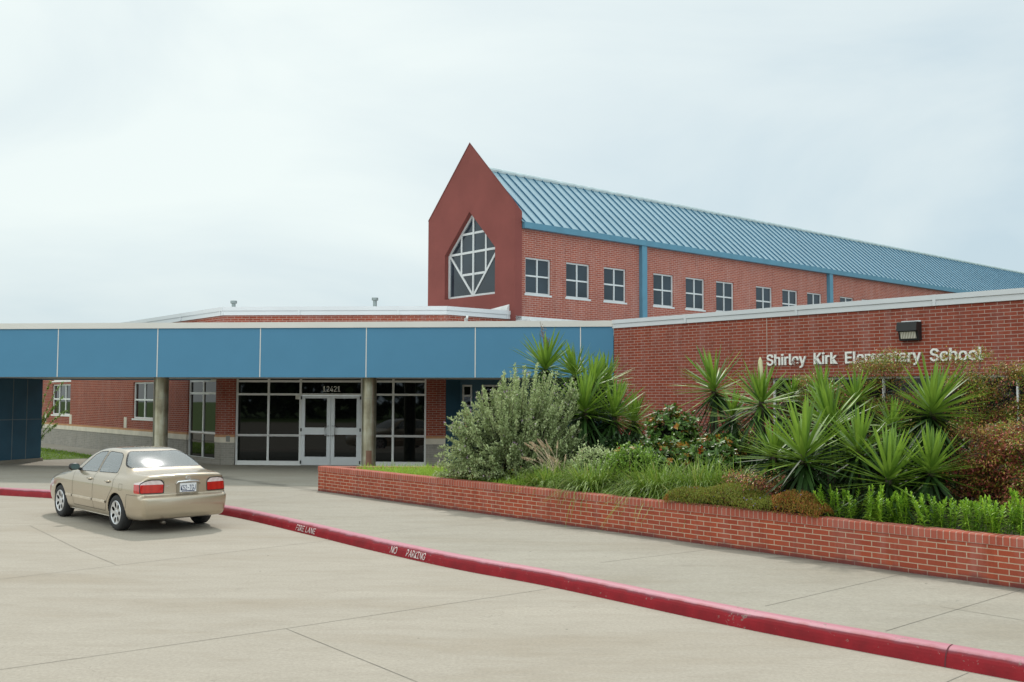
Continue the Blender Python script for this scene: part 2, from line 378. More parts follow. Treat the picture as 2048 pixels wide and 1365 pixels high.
# kerb
mb = MB(); npf = len(KPROF)
for i in range(len(KERB) - 1):
    for j in range(npf - 1):
        q = []
        for (ii, jj) in ((i, j), (i + 1, j), (i + 1, j + 1), (i, j + 1)):
            p = KERB[ii] + KN[ii] * KPROF[jj][0]; q.append((p[0], p[1], KPROF[jj][1]))
        mb.face(q, [(KS[i], j / npf), (KS[i + 1], j / npf), (KS[i + 1], (j + 1) / npf), (KS[i], (j + 1) / npf)])
K = Mat('red kerb paint'); gg = K.geo(); nz = K.noise(gg, 3.2, 6, .6); nf = K.noise(gg, 24, 5, .65)
c = K.ramp(nz, [(.3, (.165, .004, .009)), (.55, (.245, .005, .012)), (.8, (.30, .014, .022))])
ksep = K.node('ShaderNodeSeparateXYZ'); K.lk(gg, ksep.inputs[0])
chip = K.math('MULTIPLY', K.ramp(K.math('ADD', nf, K.math('MULTIPLY', nz, .55)), [(.935, (0, 0, 0)), (.965, (1, 1, 1))]), .8)
sm = K.ramp(K.math('ADD', K.math('MULTIPLY', K.math('ABSOLUTE', K.math('SUBTRACT', ksep.outputs[2], .13)), -14), K.math('MULTIPLY', nz, 1.7)), [(.55, (0, 0, 0)), (.85, (.7, .7, .7))])
c = K.mix(sm, c, (.09, .018, .03))
top_sheen = K.ramp(K.math('ADD', ksep.outputs[2], K.math('MULTIPLY', nz, .05)), [(.150, (0, 0, 0)), (.172, (.85, .85, .85))])  # skylight on the rounded kerb top painted in as pink
c = K.mix(top_sheen, c, (.46, .20, .25))
c = K.mix(chip, c, (.22, .15, .13))
K.set(Base_Color=c, Roughness=.5, Specular_IOR_Level=.25); K.bump(nf, .2, .006)
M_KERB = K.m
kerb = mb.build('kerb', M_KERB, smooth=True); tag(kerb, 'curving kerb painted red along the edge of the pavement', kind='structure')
mb = MB()      # segment joints in the kerb
for px_, py_ in ((1937, 1300),):
    q = np.array(on_z(px_, py_, .1)); i = int(np.argmin(np.linalg.norm(KERB - q, axis=1)))
    for j in range(1, npf - 2):
        a = [KERB[i] + KN[i] * (KPROF[jj][0] - .002) for jj in (j, j + 1)]
        t_ = tg[i] * .006; z0_, z1_ = KPROF[j][1] + .002, KPROF[j + 1][1] + .002
        mb.face([(*(a[0] - t_), z0_), (*(a[0] + t_), z0_), (*(a[1] + t_), z1_), (*(a[1] - t_), z1_)])
mb.build('kerb_joint', plain('kerb joint', (.10, .02, .025), .9), kerb)
# pavement behind the kerb
mb = MB(); inner = KERB + KN * .178
P_ = [(p[0], p[1], PZ) for p in inner[::-1]]
mb.poly(P_ + [(inner[0][0], 55, PZ), (60, 55, PZ), (60, -10, PZ)][::1])
for J in (ext(zl(PZ, (1771, 1263), (2034, 1183)), 0, 3), ext(zl(PZ, (1530, 1213), (1764, 1158)), 0, .6), zl(PZ, (1200, 1126), (1500, 1090)), zl(PZ, (745, 1068), (850, 1056), (1010, 1046)),
          ext(zl(PZ, (480, 1010), (636, 985)), .0, 0), ext(zl(PZ, (1880, 1214), (1990, 1232)), 0, 3)):
    strip(mb, J, .0075, PZ + .003, 1)
pav = mb.build('pavement', [M_WALK, M_JOINT]); tag(pav, 'pale concrete pavement between the red kerb and the planter', kind='structure')

# ------------------------------------------------------------------ lettering helper
import os
def _font():
    try:
        p = os.path.join(bpy.utils.resource_path('LOCAL'), 'datafiles', 'fonts', 'Inter.woff2')
        return bpy.data.fonts.load(p) if os.path.exists(p) else None
    except Exception: return None
FONT = _font()
def textmesh(s, size=1.0, extrude=0.0, bold=0.0, sx=1.0):
    cu = bpy.data.curves.new('t', 'FONT'); cu.body = s; cu.size = size; cu.extrude = extrude; cu.offset = bold; cu.resolution_u = 6
    if FONT: cu.font = FONT
    o = bpy.data.objects.new('t', cu); COL.objects.link(o); bpy.context.view_layer.update()
    me = bpy.data.meshes.new_from_object(o.evaluated_get(bpy.context.evaluated_depsgraph_get()))
    V = [tuple(v.co) for v in me.vertices]; Fc = [tuple(p.vertices) for p in me.polygons]
    bpy.data.objects.remove(o, do_unlink=True); bpy.data.curves.remove(cu); bpy.data.meshes.remove(me)
    V = np.array(V).reshape(-1, 3); V[:, 0] *= sx
    return V, Fc
def letters(s, F, u0, u1, zb, cap, n, ext_, bold, mat, parent, name='letter', slope=0.0):
    bw_ = bold
    full, _ = textmesh(s, 1, 0, bw_); x0, x1 = full[:, 0].min(), full[:, 0].max()
    Hc = textmesh('H', 1, 0, bw_)[0]; capn = Hc[:, 1].max() - Hc[:, 1].min(); y0 = Hc[:, 1].min()
    for i, ch in enumerate(s):
        if ch == ' ': continue
        V, Fc = textmesh(ch, 1, .5, bw_); pre = textmesh(s[:i + 1], 1, 0, bw_)[0]
        V[:, 0] += pre[:, 0].max() - V[:, 0].max()
        U = u0 + (V[:, 0] - x0) / (x1 - x0) * (u1 - u0); Z = zb + (V[:, 1] - y0) / capn * cap + slope * (U - u0); Nn = n + (V[:, 2] + .5) * ext_
        mb = MB(); 
        P3 = [F.P(a, b, c_) for a, b, c_ in zip(U, Nn, Z)]
        for f in Fc: mb.face([P3[k] for k in f])
        mb.build(name, mat, parent)
def kerb_text(s, pxa, pxb, cap=.085, zb=.03):
    qa, qb = np.array(on_z(*pxa, .06)), np.array(on_z(*pxb, .06))
    sa = KS[np.argmin(np.linalg.norm(KERB - qa, axis=1))]; 
    def arc(q):
        i = int(np.argmin(np.linalg.norm(KERB - q, axis=1))); return KS[i] + (q - KERB[i]) @ tg[i]
    sa, sb = arc(qa), arc(qb)
    V, Fc = textmesh(s, 1, 0, .006); x0, x1 = V[:, 0].min(), V[:, 0].max(); Hh = V[:, 1].max()
    mb = MB(); pz = np.array([p[1] for p in KPROF[1:]]); pn = np.array([p[0] for p in KPROF[1:]])
    P3 = []
    for v in V:
        S = sa + (v[0] - x0) / (x1 - x0) * (sb - sa); z_ = zb + v[1] / Hh * cap
        i = min(max(int(np.searchsorted(KS, S)) - 1, 0), len(KS) - 2); f = (S - KS[i]) / (KS[i + 1] - KS[i])
        p = KERB[i] * (1 - f) + KERB[i + 1] * f; nn = KN[i]
        q = p + nn * (np.interp(z_, pz, pn) - .009); P3.append((q[0], q[1], z_))
    for f in Fc: mb.face([P3[k] for k in f])
    return mb.build('stencil_lettering', M_STENCIL, kerb)
S_ = Mat('stencil paint'); nn_ = S_.noise(S_.geo(), 45, 4, .7)
S_.set(Base_Color=S_.ramp(nn_, [(.28, (.34, .05, .06)), (.33, (.56, .45, .44))]), Roughness=.7); M_STENCIL = S_.m
kerb_text('FIRE LANE', (582, 1057), (620, 1066)); kerb_text('NO', (771, 1102), (784, 1105), .09); kerb_text('PARKING', (804, 1109), (845, 1117), .09)

# ------------------------------------------------------------------ school building
school = empty('school_building', (bx, by, PZ), 'red brick school building with blue metal roof and pointed gable tower', 'school')
def window(F, u0, u1, z0, z1, us, zs, depth=.09, fr=.055, parent=school, glass=None, sill=True, mat=None, name='window', sd=.014):
    """frame mesh as the part; pane and sill below it.  us/zs: inner mullion / rail positions"""
    mat = mat or M_WHITE; n1_ = -depth + .05; n0_ = -depth
    mb = MB()
    mb.box(F, u0, u0 + fr, n0_, n1_, z0, z1); mb.box(F, u1 - fr, u1, n0_, n1_, z0, z1)
    mb.box(F, u0 + fr, u1 - fr, n0_, n1_ - .001, z1 - fr, z1); mb.box(F, u0 + fr, u1 - fr, n0_, n1_ - .001, z0, z0 + fr)
    for u in us: mb.box(F, u - fr / 2, u + fr / 2, n0_, n1_ - .004, z0 + fr, z1 - fr)
    for z in zs: mb.box(F, u0 + fr, u1 - fr, n0_, n1_ - .007, z - fr / 2, z + fr / 2)
    o = mb.build(name, mat, parent)
    mb = MB(); nm = -depth + .012
    ue = [u0 + .01] + list(us) + [u1 - .01]; ze = [z0 + .01] + list(zs) + [z1 - .01]
    mb.wall(F, ue[0], ue[-1], ze[0], ze[-1], n=nm)
    mb.build('pane', glass or M_GLASSU, o)
    if sill:
        mb = MB(); mb.box(F, u0 - .04, u1 + .04, -depth + .002, sd, z0 - .055, z0 - .002); mb.build('sill', mat, o)
    return o
def coping(F, u0, u1, z0, z1, mat=M_COPING, parent=school, name='coping', over=.06, back=.30):
    mb = MB(); zm = z0 + (z1 - z0) * .48
    mb.box(F, u0, u1, -back, over - .022, z0, zm); mb.box(F, u0, u1, -back, over, zm + .012, z1); mb.box(F, u0, u1, -back, over - .03, zm, zm + .012)
    k = u0 + 2.4
    while k < u1: mb.box(F, k - .03, k + .03, -back + .01, over + .004, z0 - .003, z1 + .003); k += 3.05
    return mb.build(name, mat, parent, auto=30)

# --- left wing (red brick over stone band and grey brick)
zc0, zc1 = 4.62, 4.93
zc1 = .5 * (FL.z(440, 618.5) + FE.z(888, 610)); zc0 = .5 * (FL.z(440, 634.5) + FE.z(888, 627.5))
zB1 = FL.z(85, 848); zB0 = FL.z(85, 855.5); zO = zB1 + .0677
ug0, ug1 = FL.u(376), FL.u(432)                      # glazed bay beside the corner pier
zg0, zg1 = PZ + .16, FL.z(376, 752)
zg1 = 2.95
hL = []
W1 = (FL.u(104), FL.u(141), FL.z(104, 829.5), FL.z(104, 769)); W2 = (FL.u(266), FL.u(307), FL.z(266, 837), FL.z(266, 765.5))
zw0, zw1 = .5 * (W1[2] + W2[2]), .5 * (W1[3] + W2[3])
zu0 = .5 * (FL.z(105, 759.5) + FL.z(268, 760.5))
wins = [(W1[0], W1[1], zw0, zw1), (W2[0], W2[1], zw0, zw1)]
pitchL = W2[0] - W1[0]
wins.append((W1[0] - pitchL, W1[1] - pitchL, zw0, zw1))
hol = list(wins) + [(a, b, zu0, zu0 + .9) for a, b, _, _ in wins] + [(ug0, ug1, zg0, zg1)]
mb = MB(); mb.wall(FL, -30, 0, zO, zc0 + .02, hol, depth=.11); mb.build('brick_wall', M_BR, school)
mb = MB(); mb.wall(FL, -30, 0, PZ - .1, zB0, [h for h in hol if h[2] < zB0], depth=.11, n=.012); mb.build('grey_brick_base', M_GREYB, school)
mb = MB()
for a, b in ((-30, ug0), (ug1, -.0)): mb.box(FL, a, b, -.1, .028, zB0, zB1 - .002)
mb.build('stone_band', M_STONE, school)
mb = MB()
for a, b in ((-30, ug0), (ug1, -.0)): mb.box(FL, a, b, -.1, .016, zB1, zO)
mb.build('buff_band', M_ORANGE, school)
for a, b, c, d in wins:
    window(FL, a, b, c, d, [a + (b - a) / 3, a + 2 * (b - a) / 3] if a < W1[1] else [(a + b) / 2], [(c + d) / 2 + .02], depth=.11, glass=M_GLASS)
    window(FL, a, b, zu0, zu0 + .9, [a + (b - a) / 3, a + 2 * (b - a) / 3] if a < W1[1] else [(a + b) / 2], [], depth=.11, glass=M_GLASS)
for xx, y0_, y1_ in ((141, 831, 849.5), (250, 838, 858.5), (91, 828, 846)):
    uu = FL.u(xx); mb = MB(); mb.box(FL, uu, uu + (.27 if xx > 100 else .27), -.05, .02, zO + .01, zO + .4); mb.build('stone_block', M_STONE, school)
mb = MB(); zz = [FL.z(403, 787), FL.z(403, 866)]
window(FL, ug0, ug1, PZ + .1, zg1, [(ug0 + ug1) / 2], [zz[1], zz[0], FL.z(403, 762)], depth=.10, fr=.07, glass=M_GLASS, sill=False, name='glazed_bay')
coping(FL, -30, .04, zc0, zc1)
# --- entrance facade
e = lambda px: FE.u(px, 850)
uP1, uEnd = e(470), e(852)
zE = lambda py, px=600: FE.z(px, py)
zT = .5 * (zE(789, 475) + zE(790, 850)); zM = .5 * (zE(871, 475) + zE(873, 850)); zHd = zE(763); zDoor = zE(792); zTop = 3.05
mb = MB(); mb.wall(FE, 0, uB, zO, zc0 + .02, [(uP1, uEnd, PZ, zTop)], depth=.12); mb.build('brick_wall', M_BR, school)
for a, b in ((0, uP1), (uEnd, uB)):
    mb = MB(); mb.wall(FE, a, b, PZ - .1, zB0, n=.012); mb.build('grey_brick_base', M_GREYB, school)
for a, b in ((0.0, uP1), (uEnd, uB)):
    mb = MB(); mb.box(FE, a - .03 * (a == 0), b, -.1, .028, zB0, zB1 - .002); mb.build('stone_band', M_STONE, school)
    mb = MB(); mb.box(FE, a - .016 * (a == 0), b, -.1, .016, zB1, zO); mb.build('buff_band', M_ORANGE, school)
mb = MB(); uu = e(453); mb.box(FE, uu, uu + .13, 0, .03, zE(885), zE(873)); mb.build('wall_socket_cover', plain('socket cover', (.22, .21, .19), .6), school)
coping(FE, -.03, uB + .03, zc0, zc1)
f_ = .062; nf0, nf1 = -.12, -.055
sf = MB(); d0, d1 = e(599), e(722)
for u in (uP1 + f_ / 2, e(535), d0 - .0, d1, e(785), uEnd - f_ / 2): sf.box(FE, u - f_ / 2, u + f_ / 2, nf0, nf1, PZ, zTop)
xs = [uP1 + f_, e(535), d0, d1, e(785), uEnd - f_]
for i in range(5):
    a, b = xs[i] + (f_ / 2 if i else 0), xs[i + 1] - (f_ / 2 if i < 4 else 0)
    for z in ((zT, zHd) if i == 2 else (zM, zT, zHd)): sf.box(FE, a, b, nf0, nf1 - .003, z - f_ / 2, z + f_ / 2)
    if i != 2: sf.box(FE, a, b, nf0, nf1 - .003, PZ, PZ + .13)
ent = sf.build('entrance_glazing', M_WHITE, school)
for i in range(5):
    zs = [PZ + .1, zM, zT, zHd, zTop] if i != 2 else [zT, zHd, zTop]
    for a, b in zip(zs, zs[1:]):
        mb = MB(); mb.wall(FE, xs[i], xs[i + 1], a, b, n=-.10); mb.build('pane', M_GLASS, ent)
mb = MB(); mb.box(FE, e(588.5), e(597), -.098, -.094, zE(799), zE(790.5)); mb.build('paper_notice', plain('notice', (.66, .64, .58), .8), ent)
# doors
M_DOORG = M_GLASS
dm = (d0 + d1) / 2 + .0
for k, (a, b) in enumerate(((d0 + f_ / 2 + .004, dm - .006), (dm + .006, d1 - f_ / 2 - .004))):
    mb = MB(); st = .115; z0, z1 = PZ + .012, zT - f_ / 2 - .006; zr0, zr1 = zE(869.5), zE(855.5)
    mb.box(FE, a, a + st, -.11, -.05, z0, z1); mb.box(FE, b - st, b, -.11, -.05, z0, z1)
    for p, q in ((z0, zE(914)), (zr0, zr1), (zE(797), z1)): mb.box(FE, a + st, b - st, -.11, -.052, p, q)
    dr = mb.build('entrance_door', M_ALU, school)
    mb = MB(); mb.wall(FE, a + st * .9, b - st * .9, z0 + .1, z1 - .05, n=-.085); mb.build('pane', M_DOORG, dr)
    hu = (b - .055) if k == 0 else (a + .055); hz = zE(862); mb = MB()
    s2 = -1 if k == 0 else 1
    mb.tube([FE.P(hu, -.05, hz + .15), FE.P(hu, .02, hz + .15), FE.P(hu + s2 * .09, .03, hz + .13), FE.P(hu + s2 * .09, .03, hz - .13), FE.P(hu, .02, hz - .15), FE.P(hu, -.05, hz - .15)], .014, 8)
    mb.build('handle', plain('handle steel', (.55, .55, .55), .3, .8), dr, smooth=True)
    for hz_ in (zE(796), zE(860), zE(925)):
        mb = MB(); q = a - .02 if k == 0 else b - .02; mb.box(FE, q, q + .04, -.05, -.03, hz_ - .05, hz_ + .05); mb.build('hinge', M_BLACK, dr)
nb = empty('house_number', FE.P(e(660), -.09, zE(778)), 'pale digits 12421 on the dark glass above the entrance doors', 'sign')
letters('12421', FE, e(643.5), e(678), zE(783.5), .165, -.096, .006, .004, M_LETTER, nb, 'digit')
# --- short return to the tower, band of brick under coping
uT2 = s_
mb = MB(); mb.wall(F2, 0, uT2 + .3, 3.0, zc0 + .02); mb.build('brick_wall', M_BR, school)
coping(F2, -.03, uT2 - .004, zc0, zc1)
# blue panelled wall under the canopy, right of the entrance
FQ = Frame(*F2.P(.55, 0, 0)[:2], ang=A_E)
mb = MB(); mb.wall(F2, 0, .56, PZ - .1, 3.0); mb.build('blue_wall_return', M_TEAL, school)
q = lambda px: FQ.u(px, 800)
hq = [(q(924), q(944), FQ.z(930, 868), FQ.z(930, 824)), (q(924), q(944), FQ.z(930, 814), FQ.z(930, 770)), (q(962), q(1010), PZ + .1, FQ.z(930, 770))]
mb = MB(); mb.wall(FQ, -.0, 9, PZ - .1, 3.0, hq, depth=.12); 
for px_ in (914, 952, 1020):
    mb.box(FQ, q(px_) - .01, q(px_) + .01, -.01, .006, PZ, 2.99)
mb.build('blue_wall', M_TEAL, school)
for h in hq[:2]: window(FQ, *h, [], [(h[2] + h[3]) / 2], depth=.11, glass=M_GLASS, sill=False)
window(FQ, *hq[2], [(hq[2][0] + hq[2][1]) / 2], [1.2, 2.2], depth=.11, glass=M_GLASS, sill=False)
# --- gable tower
oL, oR, oA = FT.px(889.5, 560)[0], None, None
zin0, zinS, zinA = FT.z(890, 600), FT.z(889.5, 512), FT.z(938, 424)
oR = 2 * uAP - oL
outer = [(uTL, 3.0), (uTR, 3.0), (uTR, zSH), (uAP, zAP), (uTL, zSH)]
inner_ = [(oL, zin0), (oR, zin0), (oR, zinS), (uAP, zinA), (oL, zinS)]
mb = MB(); TH = .30
for i in range(5):
    j = (i + 1) % 5; a, b, c, d = outer[i], outer[j], inner_[j], inner_[i]
    mb.face([FT.P(a[0], 0, a[1]), FT.P(b[0], 0, b[1]), FT.P(c[0], 0, c[1]), FT.P(d[0], 0, d[1])])
    dz_ = lambda p: .55 if p[1] > zSH + .1 else (.28 if p[1] > zSH - .1 else 0)
    mb.face([FT.P(a[0], 0, a[1]), FT.P(a[0], -TH, a[1] - dz_(a)), FT.P(b[0], -TH, b[1] - dz_(b)), FT.P(b[0], 0, b[1])])
    mb.face([FT.P(d[0], 0, d[1]), FT.P(c[0], 0, c[1]), FT.P(c[0], -.26, c[1]), FT.P(d[0], -.26, d[1])])
    mb.face([FT.P(a[0], -TH, a[1] - dz_(a)), FT.P(d[0], -TH, d[1]), FT.P(c[0], -TH, c[1]), FT.P(b[0], -TH, b[1] - dz_(b))])
tw = mb.build('gable_wall', M_STUCCO, school)
# coping strip on the gable edge
mb = MB()
for p, q_ in (((uTL, zSH), (uAP, zAP)), ((uAP, zAP), (uTR, zSH))):
    a = np.array(p); b = np.array(q_); mb.face([FT.P(a[0], .012, a[1] + .012), FT.P(b[0], .012, b[1] + .012), FT.P(b[0], -.05, b[1] - .06), FT.P(a[0], -.05, a[1] - .06)])
    mb.face([FT.P(a[0], .012, a[1] - .04), FT.P(b[0], .012, b[1] - .04), FT.P(b[0], .012, b[1] + .012), FT.P(a[0], .012, a[1] + .012)])
mb.build('gable_coping', plain('gable coping', (.155, .045, .042), .8), tw)
# tower window: pane + bars
g0 = -.20
fl = oL + .045; fr_ = oR - .045; fb = zin0 + .05; fs = zinS; fa = zinA - .06; W_ = fr_ - fl; bw_ = .075
sl_ = (fa - fs) / (uAP - fl)
mb = MB()
B = lambda p, q, k=0: mb.bar(FT, p, q, bw_, g0 - .02, g0 + .05 - k * .003)
B((fl, fb), (fl, fs)); B((fr_, fb), (fr_, fs), 1); B((fl, fb), (fr_, fb), 2); B((fl, fs), (uAP, fa), 3); B((uAP, fa), (fr_, fs), 4)
B((uAP, fb), (uAP, fa), 5); B((fl, fs), (fr_, fs), 6); B((fl, fs), (uAP, fb), 7); B((fr_, fs), (uAP, fb), 8)
q1, q3 = fl + W_ / 4, fr_ - W_ / 4; zu = (fs + fa) / 2; zd = (fs + fb) / 2
B((q1, zd), (q1, zu), 9); B((q3, zd), (q3, zu), 10); B((q1, zu), (q3, zu), 11); B((q1, zd), (q3, zd), 12)
tf = mb.build('gable_window', M_ALU, school)
mb = MB(); mb.face([FT.P(u, g0, z) for u, z in ((fl, fb), (fr_, fb), (fr_, fs), (uAP, fa), (fl, fs))]); mb.build('pane', M_GLASST, tf)
mb = MB(); mb.box(FT, fl, fr_, g0 - .25, g0 - .2, fb, fa); 
# white flashing where the parapet meets the tower
mb = MB(); a = FT.u(955, 613); b = FT.u(1019, 604); zf = FT.z(1019, 609)
mb.hexa([FT.P(a, .10, zc0), FT.P(b, .10, zc0), FT.P(b, .005, zc0), FT.P(a, .005, zc0), FT.P(a, .05, zc1 + .02), FT.P(b, .10, zf - .10), FT.P(b, .005, zf), FT.P(a, .005, zc1 + .05)], [(0, 0, 0)] * 8)
mb.build('roof_flashing', M_ROOFW, school)
# --- long hall with standing seam roof
HL = 62.0; zEv = FH.z(1046, 457) + .02; zEvT = zEv + .15
wu0, pit, wW = .50, 1.79, 1.10
zW0, zW1 = .5 * (FH.z(1052, 587) + FH.z(1311, 612)), .5 * (FH.z(1052, 515) + FH.z(1311, 546))
hw = [(wu0 + k * 6.11 + j * pit, wu0 + k * 6.11 + j * pit + wW, zW0, zW1) for k in range(10) for j in range(3)]
mb = MB(); mb.wall(FH, .2, HL, 3.0, zEv, hw, depth=.10); mb.build('brick_wall', M_BRH, school)
for h in hw[:15]: window(FH, *h, [(h[0] + h[1]) / 2], [(h[2] + h[3]) / 2], depth=.10, fr=.05, mat=M_ALU)
mb = MB()
for h in hw[15:]: mb.wall(FH, h[0], h[1], h[2], h[3], n=-.09)
mb.build('far_panes', M_GLASSU, school)
wT = uTR - uTL
mb = MB(); mb.wall(Frame(*FH.P(0, -wT + .12, 0)[:2], d=-FH.d), -HL, -.2, 3.0, zEv); mb.build('brick_wall', M_BRH, school)
nE = .16; nM = -(uTR - uAP) + .06; rk = lambda f: (nE + (nM - nE) * f)
zR1 = FH.z(990, 340, n=nM) - .06
mb = MB(); nn2 = 2 * nM - nE
mb.face([FH.P(.26, nE, zEvT), FH.P(HL, nE, zEvT), FH.P(HL, nM, zR1), FH.P(.26, nM, zR1)]); mb.face([FH.P(HL, nn2, zEvT), FH.P(.26, nn2, zEvT), FH.P(.26, nM, zR1), FH.P(HL, nM, zR1)])
mb.face([FH.P(HL, nE, zEv), FH.P(HL, nM, zR1), FH.P(HL, nn2, zEv)])
roof = mb.build('metal_roof', M_ROOF, school)
mb = MB(); sp = .411; k = .34
rise = np.array([nM - nE, zR1 - zEvT]); L_ = np.hypot(*rise); rn = np.array([-rise[1], rise[0]]) / L_; rn = rn if rn[1] > 0 else -rn
while k < HL:
    for side in (0, 1):
        def Q(f, h): 
            n_ = nE + rise[0] * f + rn[0] * h; z_ = zEvT + rise[1] * f + rn[1] * h
            return (n_ if side == 0 else 2 * nM - n_), z_
        c8 = []
        for h in (-.002, .042):
            for (uo, f) in ((k - .011, .0), (k + .011, .0), (k + .011, .995), (k - .011, .995)):
                n_, z_ = Q(f, h); c8.append(FH.P(uo, n_, z_))
        mb.hexa(c8, [(0, 0, 0)] * 8)
    k += sp
mb.build('standing_seams', M_RIB, roof)
mb = MB(); mb.tube([FH.P(.26, nM, zR1 + .03), FH.P(HL, nM, zR1 + .03)], .09, 8); mb.build('ridge_cap', plain('ridge cap', (.52, .60, .62), .4, .2), roof)
mb = MB(); mb.box(FH, .315, HL, nE - .16, nE + .02, zEv - .03, zEvT + .015); mb.build('gutter', M_FASC, roof)
for uu in (5.86, 17.8, 29.75, 41.7):
    mb = MB(); mb.box(FH, uu, uu + .26, .0, .15, 4.3, zEv - .032); mb.build('downspout', M_FASC, school)
mb = MB(); mb.box(FH, .05, 30, .001, .06, 4.2, 4.8); mb.box(FH, .05, 30, .06, .75, 4.6, 4.66); mb.build('roof_flashing', M_ROOFW, school)
# --- sign wing wall
zr1 = .5 * (FR.z(1228, 640.5) + FR.z(2048, 577)); zr0 = .5 * (FR.z(1228, 655.5) + FR.z(2048, 602))
uW0, uW1, zWt = FR.u(1540), 16.0, FR.z(2048, 748.5)
mb = MB(); mb.wall(FR, 0, 18, PZ - .1, zr0 + .02, [(uW0, uW1, .9, zWt)], depth=.18); mb.build('brick_wall', M_BR, school)
coping(FR, -.03, 18, zr0, zr1)
uj = FR.u(1535); mb = MB(); mb.box(FR, uj - .008, uj + .008, -.01, .003, PZ, zr0); mb.build('expansion_joint', plain('sealant', (.42, .33, .28), .8), school)
window(FR, uW0, uW1, .9, zWt, [uW0 + k * 2.6 for k in range(1, 5)], [], depth=.17, fr=.045, glass=M_GLASS)
FRs = Frame(rx, ry, A_H)
mb = MB(); mb.wall(Frame(*FRs.P(8, 0, 0)[:2], d=-FRs.d), 0, 8, PZ, zr0 + .02); mb.build('brick_wall', M_BR, school)
# roofs of the low wings
mb = MB(); r2 = zr0 - .2
mb.poly([FR.P(.1, -.2, r2), FR.P(18, -.2, r2), FH.P(20, .0, r2), FH.P(.3, 0, 4.55)][::1]); mb.build('flat_roof', M_ROOFW, school)
mb = MB(); mb.poly([FL.P(-30, -.2, zc0 - .1), FL.P(-.1, -.2, zc0 - .1), F2.P(.1, -.2, zc0 - .1), F2.P(uT2, -.1, zc0 - .1), FT.P(uTL, 0, zc0 - .1), FL.P(-30, -12, zc0 - .1)]); mb.build('flat_roof', M_ROOFW, school)

# ------------------------------------------------------------------ things fixed to the building
def thing_mb(name, loc, label, cat, group=None): return empty(name, loc, label, cat, group)
zs0 = FR.z(1544, 731.3); 
sg = empty('wall_sign', FR.P(FR.u(1750), 0, FR.z(1750, 727)), 'white raised lettering Shirley Kirk Elementary School on the brick wall', 'sign')
uS0, uS1 = FR.u(1536), FR.u(1969); zs1 = FR.z(1968, 720.5)
letters('Shirley  Kirk  Elementary  School', FR, uS0, uS1, .5 * (zs0 + zs1), FR.z(1544, 709.5) - FR.z(1544, 731.3), .015, .035, .012, M_LETTER, sg)
# wall pack lamp
u0, u1 = FR.u(1806), FR.u(1846); zt, zb_ = FR.z(1826, 645), FR.z(1826, 681)
lm = empty('wall_light', FR.P((u0 + u1) / 2, 0, (zt + zb_) / 2), 'black wall light with clear lower lens above the school sign', 'lamp')
mb = MB(); zm = zt - (zt - zb_) * .5
prof = [(0, zb_), (.10, zb_ - .01), (.15, zm), (.22, zm), (.20, zt - .02), (.17, zt), (0, zt)]
for i in range(len(prof) - 1):
    (n0, z0), (n1_, z1) = prof[i], prof[i + 1]
    mb.face([FR.P(u0, n0, z0), FR.P(u1, n0, z0), FR.P(u1, n1_, z1), FR.P(u0, n1_, z1)])
for u in (u0, u1): mb.face([FR.P(u, n, z) for n, z in prof])
hs = mb.build('housing', M_BLACK, lm)
mb = MB(); mb.box(FR, u0 + .01, u1 - .01, .0, .03, zt + .001, zt + .03); mb.build('mount_plate', M_COPING, hs)
mb = MB(); a, b = u0 + .04, u1 - .05
mb.face([FR.P(a, .112, zb_ + .03), FR.P(b, .112, zb_ + .03), FR.P(b, .158, zm - .015), FR.P(a, .158, zm - .015)])
for t in np.linspace(0, 1, 9): 
    uu = a + (b - a) * t; mb.box(FR, uu - .004, uu + .004, .1, .162, zb_ + .03, zm - .02) if 0 else None
LZ = Mat('lamp lens'); st_ = LZ.node('ShaderNodeTexWave', Scale=9.0); LZ.lk(LZ.obj(), st_.inputs['Vector']); LZ.set(Base_Color=LZ.ramp(st_.outputs['Fac'], [(.2, (.42, .38, .30)), (.8, (.66, .63, .55))]), Roughness=.2)
mb.build('lens', LZ.m, lm)
# small sensor on the parapet brick
sx = F2.u(931, 638); sz = F2.z(931, 638)
se = empty('wall_sensor', F2.P(sx, 0, sz), 'tiny white sensor on the brick parapet left of the tower', 'sensor')
mb = MB(); mb.box(F2, sx - .05, sx + .05, .0, .05, sz - .08, sz + .02); mb.build('base_plate', M_WHITE, se)
mb = MB(); mb.tube([F2.P(sx, .05, sz - .03), F2.P(sx - .02, .12, sz + .09)], [.05, .035], 8); mb.build('sensor_head', M_WHITE, se, smooth=True)
# roof vents
for (px_, yt, yb, Yd, lb) in ((467.5, 602, 618, 32.5, 'grey roof vent pipe near the left end of the parapet'), (750, 596, 614, 32.5, 'grey roof vent pipe between the left vent and the gable tower')):
    X, _, Zt = at_y(px_, yt, Yd); zb2 = zc0 - .1
    v = empty('roof_vent', (X, Yd, zb2), lb, 'vent', 'vent pipes on the low roof')
    mv = plain('vent grey', (.25, .29, .29), .5, .3)
    mb = MB(); mb.tube([(X, Yd, zb2), (X, Yd, Zt - .02)], .062, 14); mb.build('pipe', mv, v, auto=40, smooth=True)
    mb = MB(); mb.tube([(X, Yd, Zt - .10), (X, Yd, Zt - .085), (X, Yd, Zt - .002), (X, Yd, Zt)], [.075, .105, .105, .09], 14); mb.build('cap', mv, v, auto=40, smooth=True)

